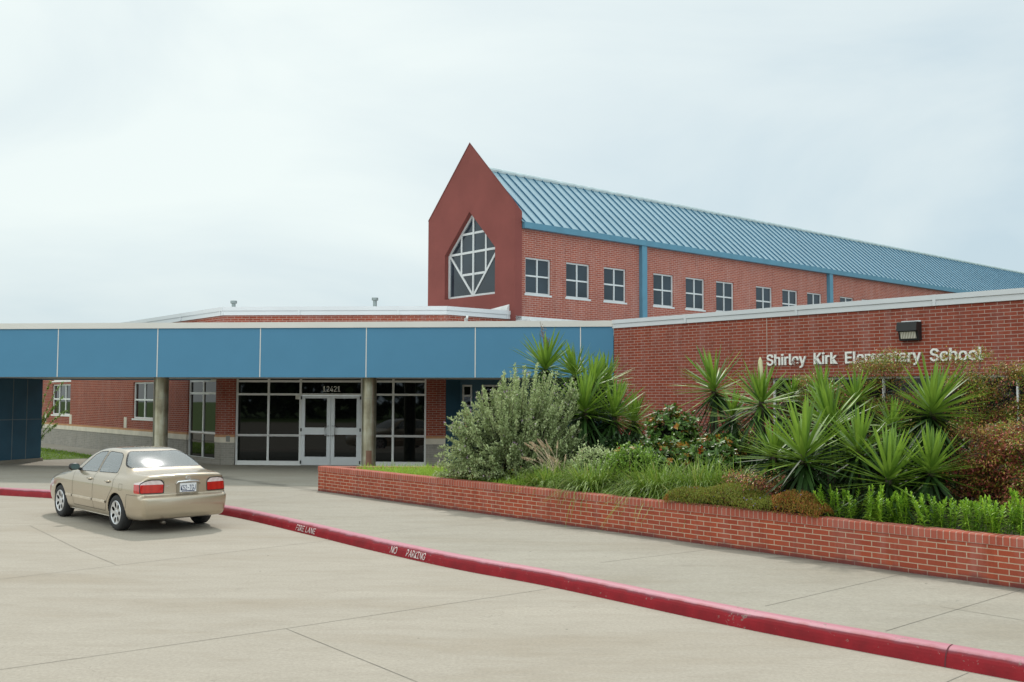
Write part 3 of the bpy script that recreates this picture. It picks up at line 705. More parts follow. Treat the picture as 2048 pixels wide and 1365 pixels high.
# ------------------------------------------------------------------ canopy
can = empty('entrance_canopy', FC.P(-8, 0, PZ), 'blue flat entrance canopy on round metal columns before the doors', 'canopy')
cz0 = .5 * (FC.z(0, 753.5) + FC.z(1228, 757)); cz1 = .5 * (FC.z(0, 659) + FC.z(1228, 653.5)); cz2 = .5 * (FC.z(0, 648.3) + FC.z(1100, 641.5))
print('canopy', cz0, cz1, cz2, 'sign wall', zr0, zr1, 'parapet', zc0, zc1)
js = [FC.u(x, 700) for x in (116, 315, 520.5, 732.5, 950.5, 1161)]
js = [2 * js[0] - js[1] - (js[1] - js[0]) * k for k in (3, 2, 1, 0)] + js
ed = js + [-.004]
for a, b in zip(ed, ed[1:]):
    mb = MB(); mb.box(FC, a + .012, b - .012, -.09, 0, cz0, cz1); mb.build('fascia_panel', M_BLUE, can)
mb = MB()
for a in js: mb.box(FC, a - .012, a + .012, -.08, .006, cz0 + .003, cz1 - .002)
mb.build('joint_trim', M_TAN, can)
mb = MB(); mb.box(FC, js[0], .0, -.25, .035, cz1, cz2); mb.build('coping', M_TAN, can)
dpt = 4.5
mb = MB(); mb.box(FC, js[0], -.1, -dpt, -.095, cz0 + .03, cz0 + .1); mb.build('soffit', M_DARKSOF, can)
mb = MB(); mb.box(FC, js[0], -.1, -dpt, -.26, cz1 - .1, cz1); mb.build('roof_deck', M_ROOFW, can)
mb = MB(); mb.box(FC, js[0], FC.u(400), -dpt - .09, -dpt - .001, cz0, cz2); mb.build('back_fascia', M_BLUE, can)
S = Mat('brushed column metal'); po = S.geo(); mpn = S.node('ShaderNodeMapping'); mpn.inputs['Scale'].default_value = (6, 6, .5); S.lk(po, mpn.inputs[0])
nz = S.noise(mpn.outputs[0], 1.6, 6, .65); bl = S.noise(po, 2.4, 4)
S.set(Base_Color=S.ramp(S.math('ADD', S.math('MULTIPLY', nz, .5), S.math('MULTIPLY', bl, .5)), [(.36, (.20, .17, .115)), (.5, (.36, .33, .24)), (.66, (.52, .50, .42))]), Roughness=.33, Metallic=.75); M_STEEL = S.m
for px_, wpx in ((321, 28.5), (738, 28.5)):
    nC = -1.0; u_, _ = FC.px(px_, 850, nC); c = np.array(FC.P(u_, nC, 0)); r = wpx / 2 * c[1] / F_PX
    mb = MB(); mb.tube([(c[0], c[1], PZ), (c[0], c[1], 1.95), (c[0], c[1], cz0 + .03)], r, 32); co = mb.build('column', M_STEEL, can, smooth=True, auto=50)
    mb = MB(); mb.tube([(c[0], c[1], 2.18), (c[0], c[1], 2.19)], r + .003, 32, cap=False); mb.build('seam_ring', plain('seam', (.25, .24, .21), .4, .7), co, smooth=True)
    if px_ > 600:
        mb = MB(); A0 = atan2(-c[1], -c[0]) + .02
        for k in range(6):
            a0, a1 = A0 + (k - 3) * .13, A0 + (k - 2) * .13
            mb.face([(c[0] + (r + .006) * cos(t), c[1] + (r + .006) * sin(t), z) for t, z in ((a0, .25), (a1, .25), (a1, .78), (a0, .78))])
        mb.build('access_cover', plain('cover', (.20, .105, .07), .45, .5), co)
# blue pier holding the canopy at the left
pr = on_z(81, 922.5, PZ); pl = on_z(0, 928.5, PZ)
pdv = np.array(pr) - np.array(pl); FPi = Frame(pr[0], pr[1], d=pdv)
mb = MB(); mb.box(FPi, -5.5, 0, -.9, 0, PZ + .10, cz0 + .03)
pier = mb.build('pier', M_TEAL, can)
mb = MB()
for px_ in (53, 25):
    uu = FPi.u(px_, 840); mb.box(FPi, uu - .012, uu + .012, -.01, .006, PZ + .11, cz0)
zz = FPi.z(40, 839.5); mb.box(FPi, -5.5, 0.006, -.01, .007, zz - .010, zz + .010); mb.build('panel_trim', plain('pier trim', (.16, .20, .22), .5), pier)
mb = MB(); mb.box(FPi, -5.6, .05, -.95, .05, PZ - .02, PZ + .10); mb.build('plinth', M_WALK, pier)

# ------------------------------------------------------------------ the car (local frame: x forward from the rear bumper, y left, z up)
def smax(a, b, r):
    h = np.maximum(r - np.abs(a - b), 0) / r
    return np.maximum(a, b) + h * h * r * .25
CAR_SIL = [(.13, .25), (.045, .31), (.012, .42), (.0, .50), (.002, .585), (.012, .628), (.035, .646), (.098, .662), (.106, .70), (.108, .80), (.106, .90), (.094, .975), (.110, 1.012), (.19, 1.028), (.40, 1.040), (.66, 1.062),
           (.80, 1.105), (1.05, 1.225), (1.28, 1.325), (1.45, 1.375), (1.70, 1.408), (2.05, 1.420), (2.35, 1.405), (2.60, 1.362), (2.85, 1.270), (3.15, 1.110), (3.38, .995), (3.55, .955), (3.9, .905), (4.25, .825),
           (4.50, .735), (4.62, .66), (4.68, .58), (4.70, .48), (4.68, .36), (4.60, .26), (4.45, .22), (3.5, .20), (2.3, .195), (1.2, .20), (.5, .215)]
def closed_spline(P, n=6):
    P = [np.array(p) for p in P]; M_ = len(P); out = []
    for i in range(M_):
        a, b, c, d = P[i - 1], P[i], P[(i + 1) % M_], P[(i + 2) % M_]
        for k in range(n):
            t = k / n; h1 = b; out.append(.5 * (2 * b + (c - a) * t * .9 + (2 * a * .9 - 5 * b + .2 * b + (4 * c - .2 * c) - d * .9 - (a - a)) * 0) if 0 else .5 * (2 * b + (c - a) * t + (2 * a - 5 * b + 4 * c - d) * t * t + (3 * b - a - 3 * c + d) * t ** 3))
    return np.array(out)
def poly_sdf(P, X, Z):
    sh = X.shape; x, z = X.ravel(), Z.ravel(); D = np.full(x.shape, 1e9); ins = np.zeros(x.shape, bool)
    for i in range(len(P)):
        a, b = P[i], P[(i + 1) % len(P)]; d = b - a; L2 = d @ d + 1e-12
        t = np.clip(((x - a[0]) * d[0] + (z - a[1]) * d[1]) / L2, 0, 1)
        D = np.minimum(D, (x - a[0] - t * d[0]) ** 2 + (z - a[1] - t * d[1]) ** 2)
        c = (a[1] > z) != (b[1] > z)
        with np.errstate(divide='ignore', invalid='ignore'): ins ^= c & (x < d[0] * (z - a[1]) / (d[1] if d[1] else 1e-12) + a[0])
    D = np.sqrt(D); return np.where(ins, -D, D).reshape(sh)
_cx = np.linspace(-.3, 5.0, 531); _cz = np.linspace(0, 1.6, 161)
_T = poly_sdf(closed_spline(CAR_SIL, 5), *np.meshgrid(_cx, _cz, indexing='ij'))
def sil(x, z):
    fx = np.clip((x + .3) / .01, 0, 529.999); fz = np.clip(z / .01, 0, 159.999); i = fx.astype(int); j = fz.astype(int); a = fx - i; b = fz - j
    return _T[i, j] * (1 - a) * (1 - b) + _T[i + 1, j] * a * (1 - b) + _T[i, j + 1] * (1 - a) * b + _T[i + 1, j + 1] * a * b
def smooth_tab(xs, ys, lo, hi, sg):
    t = np.linspace(lo, hi, 600); v = np.interp(t, xs, ys); h = (hi - lo) / 599; r = max(1, int(3 * sg / h)); k = np.exp(-.5 * (np.arange(-r, r + 1) * h / sg) ** 2); k /= k.sum()
    v = np.convolve(np.pad(v, r, 'edge'), k, 'valid'); return t, v
_zt, _zw = smooth_tab([0, .2, .30, .45, .60, .75, .86, .93, .965, 1.05, 1.2, 1.33, 1.42, 1.6], [.74, .79, .835, .868, .878, .872, .855, .825, .775, .735, .655, .572, .50, .40], 0, 1.6, .022)
_xt, _xw = smooth_tab([-.3, 0, .12, .35, .7, 1.2, 2.2, 3.4, 3.9, 4.3, 4.55, 4.7, 5], [.80, .86, .905, .955, .985, 1.0, 1.0, 1.0, .985, .94, .87, .80, .7], -.3, 5, .09)
_gt, _gw = smooth_tab([-.3, .5, 1.0, 1.5, 2.3, 2.8, 3.3, 3.8, 5], [1.06, 1.03, .985, 1.0, 1.0, .985, .97, 1.02, 1.05], -.3, 5, .15)
WHX = (1.04, 3.71); WR = .315
def car_w(x, z):
    f = np.clip((z - .93) / .08, 0, 1)
    return np.interp(x, _xt, _xw) * np.interp(z, _zt, _zw) * (1 + f * (np.interp(x, _gt, _gw) - 1))
def carF(x, y, z):
    ya = np.abs(y)
    xe = np.where(x < 2.05, x - .115 * (ya / .88) ** 2.4 * np.clip((2.05 - x) / 1.2, 0, 1), x + .22 * (ya / .88) ** 2.2 * np.clip((x - 2.05) / 1.6, 0, 1))
    zc = z + .035 * (ya / .8) ** 2 * np.clip((z - .6) / .3, 0, 1)
    f = smax(sil(xe, zc), (ya - car_w(x, z)) * .96, .075)
    for wx in WHX:
        d = np.maximum(np.sqrt((x - wx) ** 2 + (z - .31) ** 2) - .352, .50 - ya)
        f = smax(f, -d, .014)
    return f
def nets(h):
    lo = np.array([-.08, -.98, .10]); n = np.array([int(4.9 / h), int(1.96 / h), int(1.42 / h)])
    ax_ = [lo[i] + np.arange(n[i]) * h for i in range(3)]; G = np.empty(n, np.float32); Y, Z = np.meshgrid(ax_[1], ax_[2], indexing='ij')
    for i in range(n[0]): G[i] = carF(np.full(Y.shape, ax_[0][i]), Y, Z)
    s = G < 0; c = np.zeros(n - 1, np.int8)
    for dx in (0, 1):
        for dy in (0, 1):
            for dz in (0, 1): c += s[dx:n[0] - 1 + dx, dy:n[1] - 1 + dy, dz:n[2] - 1 + dz]
    act = (c > 0) & (c < 8); idx = -np.ones(n - 1, np.int64); ijk = np.argwhere(act); idx[act] = np.arange(len(ijk))
    V = lo + (ijk + .5) * h; Fq = []
    for a in range(3):
        b, cc = (a + 1) % 3, (a + 2) % 3; sl0 = [slice(None)] * 3; sl1 = [slice(None)] * 3; sl0[a] = slice(0, -1); sl1[a] = slice(1, None)
        ch = s[tuple(sl0)] != s[tuple(sl1)]; e = np.argwhere(ch); e = e[(e[:, b] > 0) & (e[:, cc] > 0) & (e[:, b] < n[b] - 1) & (e[:, cc] < n[cc] - 1)]
        def at(db, dc):
            q = e.copy(); q[:, b] += db; q[:, cc] += dc; return idx[q[:, 0], q[:, 1], q[:, 2]]
        q = np.stack([at(-1, -1), at(0, -1), at(0, 0), at(-1, 0)], 1); fl = s[e[:, 0], e[:, 1], e[:, 2]]
        q[~fl] = q[~fl][:, ::-1]; Fq.append(q)
    return V, np.concatenate(Fq)
def carG(V, e=2e-3):
    g_ = np.stack([carF(*(V + d).T) - carF(*(V - d).T) for d in np.eye(3) * e], 1) / (2 * e); return g_
def proj(V, it=4):
    for _ in range(it):
        g_ = carG(V); f = carF(*V.T); V = V - g_ * (f / np.maximum((g_ ** 2).sum(1), .05))[:, None] * .9
    return V
H_ = .0165
CV, CQ = nets(H_); CV = proj(CV)
def pdist(P, a, b): return poly_sdf(np.array(P), a, b)
def rpoly(P, r=.05, n=5):
    # round polygon corners
    P = [np.array(p, float) for p in P]; out = []
    for i in range(len(P)):
        a, b, c = P[i - 1], P[i], P[(i + 1) % len(P)]; u = (a - b); v = (c - b); lu, lv = np.linalg.norm(u), np.linalg.norm(v); k = min(r, lu * .45, lv * .45)
        p, q = b + u / lu * k, b + v / lv * k
        for t in np.linspace(0, 1, n): out.append((1 - t) ** 2 * p + 2 * t * (1 - t) * b + t * t * q)
    return np.array(out)
G_FD = rpoly([(2.96, .955), (2.10, .975), (2.10, 1.345), (2.40, 1.325), (2.58, 1.255)], .035)
G_RD = rpoly([(2.02, .977), (1.235, 1.0), (1.255, 1.14), (1.36, 1.285), (1.50, 1.335), (2.02, 1.348)], .05)
G_RW = rpoly([(-.70, 1.098), (.70, 1.098), (.60, 1.25), (.48, 1.362), (-.48, 1.362), (-.60, 1.25)], .10)
G_WS = rpoly([(-.70, 1.00), (.70, 1.00), (.54, 1.335), (-.54, 1.335)], .06)
D_F = rpoly([(3.02, .30), (2.06, .30), (2.06, 1.37), (2.42, 1.352), (2.62, 1.27), (3.03, .94)], .03)
D_R = rpoly([(2.055, .30), (1.52, .30), (1.40, .50), (1.18, .72), (1.185, 1.0), (1.20, 1.15), (1.32, 1.31), (1.48, 1.36), (2.055, 1.37)], .03)
TL_R = rpoly([(.405, .70), (.95, .70), (.95, .87), (.80, .905), (.62, .935), (.46, .93), (.40, .87)], .03)
HL_R = rpoly([(.34, .56), (.9, .57), (.9, .73), (.5, .72), (.34, .68)], .03)
def masks(V, nrm):
    x, y, z = V.T; ya = np.abs(y); side = np.abs(nrm[:, 1]) > .42; rear = x < 1.75; front = x > 2.2; m_ = {}
    # lateral coordinate that wraps the tail lamp round the corner
    lat = ya + np.clip(x - .16, 0, 1) * .55
    big = 1.0
    m_['glass_fd'] = np.where(side & (z > .93), pdist(G_FD, x, z), big); m_['glass_rd'] = np.where(side & (z > .93), pdist(G_RD, x, z), big)
    m_['rear_glass'] = np.where(rear & (z > 1.06) & (x > .5), pdist(G_RW, y, z), big); m_['windscreen'] = np.where(front & (z > .97) & ~(np.abs(nrm[:, 1]) > .75), pdist(G_WS, y, z), big)
    m_['door_f'] = np.where(side, pdist(D_F, x, z), big); m_['door_r'] = np.where(side, pdist(D_R, x, z), big)
    m_['tail'] = np.where((x < .40) & (z > .66), pdist(TL_R, np.where(x < .16, ya, lat), z), big)
    m_['head'] = np.where((x > 4.1), pdist(HL_R, ya, z), big)
    m_['bumper'] = np.where(x < .66, np.maximum(z - .662, x - (.60 + (z - .4) * .12)), big)
    m_['trunk'] = np.where((x < .75) & (z > .66), np.maximum.reduce([ya - .66, .668 - z, x - .735]), big)
    return m_
for _ in range(2):                       # snap vertices to the part outlines so that edges run clean
    nr = carG(CV); nr /= np.linalg.norm(nr, axis=1)[:, None]
    m0 = masks(CV, nr); e_ = 1.5e-3
    for k in ('glass_fd', 'glass_rd', 'rear_glass', 'windscreen', 'tail', 'bumper', 'door_f', 'door_r'):
        f = masks(CV, nr)[k]; near = np.abs(f) < H_ * .55
        if not near.any(): continue
        P_ = CV[near]; nn_ = nr[near]; gg_ = np.stack([(masks(P_ + d, nn_)[k] - masks(P_ - d, nn_)[k]) / (2 * e_) for d in np.eye(3) * e_], 1)
        ok = (np.abs(gg_).max(1) < 5); gg_[~ok] = 0
        gt_ = gg_ - (gg_ * nn_).sum(1)[:, None] * nn_; l2 = (gt_ ** 2).sum(1); st = np.where(l2[:, None] > .05, gt_ * (f[near] / np.maximum(l2, .05))[:, None], 0)
        st *= np.minimum(1, H_ * .6 / np.maximum(np.linalg.norm(st, axis=1), 1e-9))[:, None]
        CV[near] = P_ - st
    CV = proj(CV, 2)
CN = carG(CV); CN /= np.linalg.norm(CN, axis=1)[:, None]
cc_ = CV[CQ].mean(1); cn_ = CN[CQ].mean(1); MM = masks(cc_, cn_)
part = np.zeros(len(CQ), int); names = ['body']
def assign(cond, nm):
    names.append(nm); part[cond] = len(names) - 1
L_ = cc_[:, 1] > 0
well = np.zeros(len(CQ), bool)
for wx in WHX: well |= (np.hypot(cc_[:, 0] - wx, cc_[:, 2] - .31) < .356) & (np.abs(cc_[:, 1]) < .86) & (np.abs(cn_[:, 1]) < .72)
for wx in WHX: well |= (np.hypot(cc_[:, 0] - wx, cc_[:, 2] - .31) < .34)
assign(MM['trunk'] < 0, 'trunk_lid'); assign(MM['bumper'] < 0, 'rear_bumper')
for sd, k in ((L_, 'l'), (~L_, 'r')):
    assign((MM['door_f'] < 0) & sd, 'door_f' + k); assign((MM['door_r'] < 0) & sd, 'door_r' + k)
    assign((MM['glass_fd'] < 0) & sd, 'glass_f' + k); assign((MM['glass_rd'] < 0) & sd, 'glass_r' + k)
    assign((MM['tail'] < 0) & sd, 'tail' + k); assign((MM['head'] < 0) & sd, 'head' + k)
assign(MM['rear_glass'] < 0, 'rear_window'); assign(MM['windscreen'] < 0, 'windscreen')
assign(well | (cc_[:, 2] < .215), 'wheel_well')

CSC = (.975, .92, .93)
P0 = np.array(on_z(236, 1061, 0)); P1 = np.array(on_z(120, 1032, 0)); hd = (P1 - P0) / np.linalg.norm(P1 - P0); rzc = atan2(hd[1], hd[0])
print('wheelbase', np.linalg.norm(P1 - P0))
lft = np.array([-hd[1], hd[0]]); mid = (P0 + P1) / 2; oc = mid - hd * (WHX[0] + WHX[1]) / 2 - lft * .80 * CSC[1]
car = empty('parked_car', (oc[0], oc[1], 0), 'champagne gold four door saloon car parked at the red kerb', 'car', rz=rzc); car.scale = CSC
PM = Mat('champagne paint'); fl_ = PM.noise(PM.obj(), 900, 1)
PM.set(Base_Color=PM.ramp(fl_, [(.35, (.39, .318, .23)), (.65, (.50, .42, .315))]), Metallic=.62, Roughness=.34, Coat_Weight=1.0, Coat_Roughness=.04)
M_PAINT = PM.m
GM = Mat('car glass'); gl = GM.node('ShaderNodeBsdfGlossy'); gl.inputs['Roughness'].default_value = .07; tr = GM.node('ShaderNodeBsdfTransparent'); tr.inputs[0].default_value = (.90, .96, .94, 1)
fz = GM.node('ShaderNodeFresnel', IOR=1.75); mxs = GM.node('ShaderNodeMixShader'); dn = GM.noise(GM.obj(), 3, 3)
gl.inputs[0].default_value = (.95, .97, 1, 1)
fz.inputs['IOR'].default_value = 2.1; df = GM.node('ShaderNodeBsdfDiffuse'); df.inputs[0].default_value = (.62, .66, .66, 1); m2 = GM.node('ShaderNodeMixShader'); m2.inputs[0].default_value = .24; GM.lk(tr.outputs[0], m2.inputs[1]); GM.lk(df.outputs[0], m2.inputs[2])
GM.lk(fz.outputs[0], mxs.inputs[0]); GM.lk(m2.outputs[0], mxs.inputs[1]); GM.lk(gl.outputs[0], mxs.inputs[2]); GM.lk(mxs.outputs[0], GM.out.inputs[0]); M_CGL = GM.m
RL = Mat('red lamp lens'); wv = RL.node('ShaderNodeTexWave', Scale=14.0); RL.lk(RL.obj(), wv.inputs['Vector']); RL.set(Base_Color=RL.ramp(wv.outputs['Fac'], [(.1, (.42, .010, .008)), (.9, (.47, .014, .010))]), Roughness=.12, Coat_Weight=1.0)
CL_ = Mat('clear lamp lens'); wv = CL_.node('ShaderNodeTexWave', Scale=18.0); CL_.lk(CL_.obj(), wv.inputs['Vector']); CL_.set(Base_Color=CL_.ramp(wv.outputs['Fac'], [(.1, (.62, .50, .50)), (.9, (.68, .58, .58))]), Roughness=.1, Coat_Weight=1.0)
M_CHROME = plain('chrome', (.72, .72, .74), .12, 1.0, .03)
M_RUB = plain('tyre rubber', (.018, .018, .019), .8)
M_HEADL = plain('headlight lens', (.60, .62, .64), .1, .3)
M_TRIM = plain('black trim', (.012, .012, .013), .45)
def carpart(nm, key, mat, parent=car, off=0.0, mi=None, mats=None):
    sel = np.isin(part, [names.index(k) for k in ([key] if isinstance(key, str) else key)])
    if not sel.any(): return None
    q = CQ[sel]; u_, inv = np.unique(q, return_inverse=True); q = inv.reshape(q.shape)
    me = npmesh(nm, CV[u_] + CN[u_] * off, q, mats or mat, None if mi is None else mi[sel], True)
    if len(me.vertices) == len(u_): me.normals_split_custom_set_from_vertices([tuple(n_) for n_ in CN[u_]])
    return link(nm, me, parent)
carpart('body', 'body', M_PAINT)
carpart('wheel_housing', 'wheel_well', M_TRIM)
carpart('trunk_lid', 'trunk_lid', M_PAINT); bump_ = carpart('rear_bumper', 'rear_bumper', M_PAINT)
for k in 'lr':
    for d_ in 'fr':
        do = carpart('door', 'door_' + d_ + k, M_PAINT)
        carpart('side_window', 'glass_' + d_ + k, M_CGL, do)
    red = (cc_[:, 2] < .855).astype(int)
    tl = carpart('tail_light', 'tail' + k, None, mi=red, mats=[CL_.m, RL.m])
    carpart('headlight', 'head' + k, M_HEADL)
carpart('rear_window', 'rear_window', M_CGL); carpart('windscreen', 'windscreen', M_CGL)
# thin seams, rubber edges and mouldings that follow the surface
def on_side(x, z, sgn=1):
    lo, hi = .2, 1.0
    for _ in range(40):
        m_ = (lo + hi) / 2
        if carF(np.array([x]), np.array([m_]), np.array([z]))[0] < 0: lo = m_
        else: hi = m_
    return np.array([x, sgn * lo, z])
def on_rear(y, z):
    lo, hi = 1.5, -.2
    for _ in range(40):
        m_ = (lo + hi) / 2
        if carF(np.array([m_]), np.array([y]), np.array([z]))[0] < 0: lo = m_
        else: hi = m_
    return np.array([lo, y, z])
def resample(P, st=.03, closed=False):
    P = [np.array(p, float) for p in P]; P = P + [P[0]] if closed else P; out = [P[0]]
    for a, b in zip(P, P[1:]):
        k = max(1, int(np.linalg.norm(b - a) / st))
        for i in range(1, k + 1): out.append(a + (b - a) * i / k)
    return out
def ribbon(mb, pts, wd, h=.0015, m=0):
    pts = np.array(pts); g_ = carG(pts); g_ /= np.linalg.norm(g_, axis=1)[:, None]
    for i in range(len(pts) - 1):
        a, b = pts[i], pts[i + 1]; t_ = b - a
        if np.linalg.norm(t_) < 1e-6: continue
        t_ /= np.linalg.norm(t_); s0 = np.cross(g_[i], t_) * wd / 2; s1 = np.cross(g_[i + 1], t_) * wd / 2; o0, o1 = g_[i] * h, g_[i + 1] * h
        mb.face([a - s0 + o0, b - s1 + o1, b + s1 + o1, a + s0 + o0], None, m)
mb = MB(); ru = MB(); M_SEAM = plain('panel gap', (.05, .042, .034), .8)
for sg_ in (1, -1):
    dF = [(3.02, .31), (3.03, .62), (3.03, .93)]; dB = [(2.057, .30), (2.057, .70), (2.057, 1.365)]; dR = [(1.53, .31), (1.40, .52), (1.185, .74), (1.185, 1.0)]
    for P in (dF, dB, dR, [(1.53, .31), (3.02, .31)], [(.605, .67), (.625, .55), (.66, .42)]): ribbon(mb, [on_side(x, z, sg_) for x, z in resample(P)], .008)
    ribbon(mb, [on_side(x, .665, sg_) for x in np.linspace(.16, .60, 16)], .007)
    for Gp in (G_FD, G_RD): ribbon(ru, [on_side(x, z, sg_) for x, z in resample(Gp, .03, True)], .013, .002)
    ribbon(mb, [on_rear(sg_ * y, z) for y, z in resample([(.40, .69), (.40, .90), (.46, .935)])], .007)
    ribbon(mb, [on_side(x, z, sg_) for x, z in resample([(.93, .83), (.80, .83), (.79, .73), (.92, .72)], .03, True)], .005) if sg_ > 0 else None
TLo = rpoly([(.405, .70), (.79, .70), (.79, .86), (.72, .915), (.62, .935), (.46, .93), (.40, .87)], .03)
for sg_ in (1, -1): ribbon(ru, [on_rear(sg_ * y, z) for y, z in resample(TLo, .03, True)], .016, .0025)
ribbon(mb, [on_rear(y, .668) for y in np.linspace(-.72, .72, 40)], .010)
ribbon(ru, [on_rear(y, z) for y, z in resample(G_RW, .04, True)], .03, .002)
body_o = [o for o in car.children if o.name.startswith('body')][0]
mb.build('panel_gap', M_SEAM, body_o, local=True); ru.build('window_rubber', M_TRIM, body_o, local=True)
# side mouldings, handles, mirrors
M_MOULD = plain('moulding paint', (.60, .52, .42), .35, .3)
def mould(pts, wd, th):
    mb = MB(); pts = np.array(pts); g_ = carG(pts); g_ /= np.linalg.norm(g_, axis=1)[:, None]
    rings = []
    for p, n_ in zip(pts, g_):
        up = np.array([0, 0, 1.]); up -= (up @ n_) * n_; up /= np.linalg.norm(up)
        rings.append([p - up * wd / 2, p - up * wd * .4 + n_ * th, p + up * wd * .4 + n_ * th, p + up * wd / 2])
    for a, b in zip(rings, rings[1:]):
        for j in range(3): mb.face([a[j], b[j], b[j + 1], a[j + 1]])
    return mb
for sg_ in (1, -1):
    for xa, xb in ((2.08, 3.0), (1.46, 2.035), (3.05, 3.34)):
        mould([on_side(x, .475 + .0 * x, sg_) for x in np.linspace(xa, xb, 14)], .045, .02).build('side_moulding', M_MOULD, car, local=True, smooth=True)
    mould([on_side(x, .215, sg_) for x in np.linspace(1.42, 3.33, 20)], .03, .01).build('sill_strip', M_PAINT, car, local=True, smooth=True)
    for xh in (2.22, 1.40):
        p = on_side(xh, .845, sg_); F_ = MB()
        F_.tube([p + np.array([-.085, 0, .0]), p + np.array([-.06, .028 * sg_, .004]), p + np.array([.06, .028 * sg_, .004]), p + np.array([.085, 0, 0])], .016, 8)
        F_.build('door_handle', M_PAINT, car, local=True, smooth=True)
        q_ = MB(); pts = [on_side(xh + t, .832, sg_) for t in np.linspace(-.07, .07, 6)]; ribbon(q_, pts, .035, .002); q_.build('handle_recess', M_TRIM, car, local=True)
    # mirror
    b0 = on_side(2.86, .975, sg_); mm = MB(); cpt = b0 + np.array([.02, .135 * sg_, .055]); ns, nr_ = 14, 9; ring0 = len(mm.v)
    for i in range(nr_ + 1):
        t = i / nr_ * pi
        for j in range(ns):
            a = 2 * pi * j / ns; r = sin(t) ** .75 
            yy = np.sign(cos(a)) * abs(cos(a)) ** .8 * .105 * r; zz = np.sign(sin(a)) * abs(sin(a)) ** .8 * .070 * r
            mm.v.append(tuple(cpt + np.array([-cos(t) * .055 + .01, yy, zz])))
    for i in range(nr_):
        for j in range(ns):
            mm.f.append((ring0 + i * ns + j, ring0 + i * ns + (j + 1) % ns, ring0 + (i + 1) * ns + (j + 1) % ns, ring0 + (i + 1) * ns + j)); mm.uv += [(0, 0)] * 4; mm.mi.append(0)
    mm.tube([b0 + np.array([.03, -.02 * sg_, -.01]), b0 + np.array([.03, .07 * sg_, .03])], .03, 8)
    mo = mm.build('wing_mirror', M_TRIM, car, local=True, smooth=True)
    gm = MB(); gm.face([tuple(cpt + np.array([-.047, .088 * cos(a), .055 * sin(a)])) for a in np.linspace(0, 2 * pi, 18)[:-1]]); gm.build('mirror_glass', plain('mirror glass', (.10, .14, .13), .08, .6), mo, local=True)
# number plate, garnish, badge
py0 = -.03
def rear_frame(y0, y1, z0, z1, off):
    c4 = [on_rear(y, z) - np.array([off, 0, 0]) for y, z in ((y0, z0), (y1, z0), (y1, z1), (y0, z1))]
    x_ = min(c[0] for c in c4); return x_
xp = rear_frame(py0 - .16, py0 + .16, .71, .87, .012)
FP = Frame(xp, 0, d=(0, -1.0))      # u runs to -y, outward normal -x
mb = MB(); mb.box(FP, -py0 - .205, -py0 + .205, -.03, .002, .685, .875); mb.build('plate_recess', plain('plate surround', (.26, .22, .165), .45, .4), car, local=True)
mb = MB(); mb.tube([FP.P(-py0 - .225, -.005, .835), FP.P(-py0 - .19, .014, .885), FP.P(-py0, .020, .893), FP.P(-py0 + .19, .014, .885), FP.P(-py0 + .225, -.005, .835)], [.012, .018, .02, .018, .012], 8)
mb.build('chrome_garnish', M_CHROME, car, local=True, smooth=True)
mb = MB(); mb.box(FP, -py0 - .153, -py0 + .153, .002, .010, .702, .858)
pl_ = mb.build('number_plate', plain('plate white', (.70, .70, .72), .45, 0, .03), car, local=True)
class LocalP:                        # letters() works in world axes; feed it a local parent with no offset
    pass
def plate_text(s, u0, u1, zb, cap, mat, n, nm, bold=.006):
    V, Fc = textmesh(s, 1, .5, bold); mb = MB(); x0, x1, h0 = V[:, 0].min(), V[:, 0].max(), V[:, 1].max()
    P3 = [FP.P(u0 + (v[0] - x0) / (x1 - x0) * (u1 - u0), n + (v[2] + .5) * .002, zb + v[1] / h0 * cap) for v in V]
    for f in Fc: mb.face([P3[k] for k in f])
    mb.build(nm, mat, pl_ if nm == 'plate_lettering' else car, local=True)
M_PBLUE = plain('plate blue', (.012, .025, .085), .5)
plate_text('K52-TGJ', -py0 - .138, -py0 + .138, .735, .088, M_PBLUE, .0105, 'plate_lettering', .006)
mb = MB(); mb.box(FP, -py0 - .12, -py0 + .12, .0101, .0112, .711, .726); mb.build('plate_lettering', M_PBLUE, pl_, local=True)
xb_ = on_rear(.30, .85)[0]; FP = Frame(xb_ - .001, 0, d=(0, -1.0)); plate_text('626', -.37, -.28, .80, .034, M_CHROME, -.004, 'badge')
xe_ = on_rear(0.0, .935)[0]; FPe = Frame(xe_, 0, d=(0, -1.0)); mb = MB()
mb.tube([FPe.P(-py0 + .046 * cos(a), .004, .942 + .034 * sin(a)) for a in np.linspace(0, 2 * pi, 20)], .0045, 6, cap=False)
mb.tube([FPe.P(-py0 - .042, .004, .948), FPe.P(-py0 - .015, .004, .940), FPe.P(-py0, .004, .925), FPe.P(-py0 + .015, .004, .940), FPe.P(-py0 + .042, .004, .948)], .004, 6)
mb.build('emblem', M_CHROME, car, local=True, smooth=True)
mb = MB(); mb.tube([(.16, .42, .205), (.02, .42, .20)], .028, 12); mb.build('exhaust_pipe', plain('exhaust', (.10, .085, .07), .5, .8), car, local=True, smooth=True)
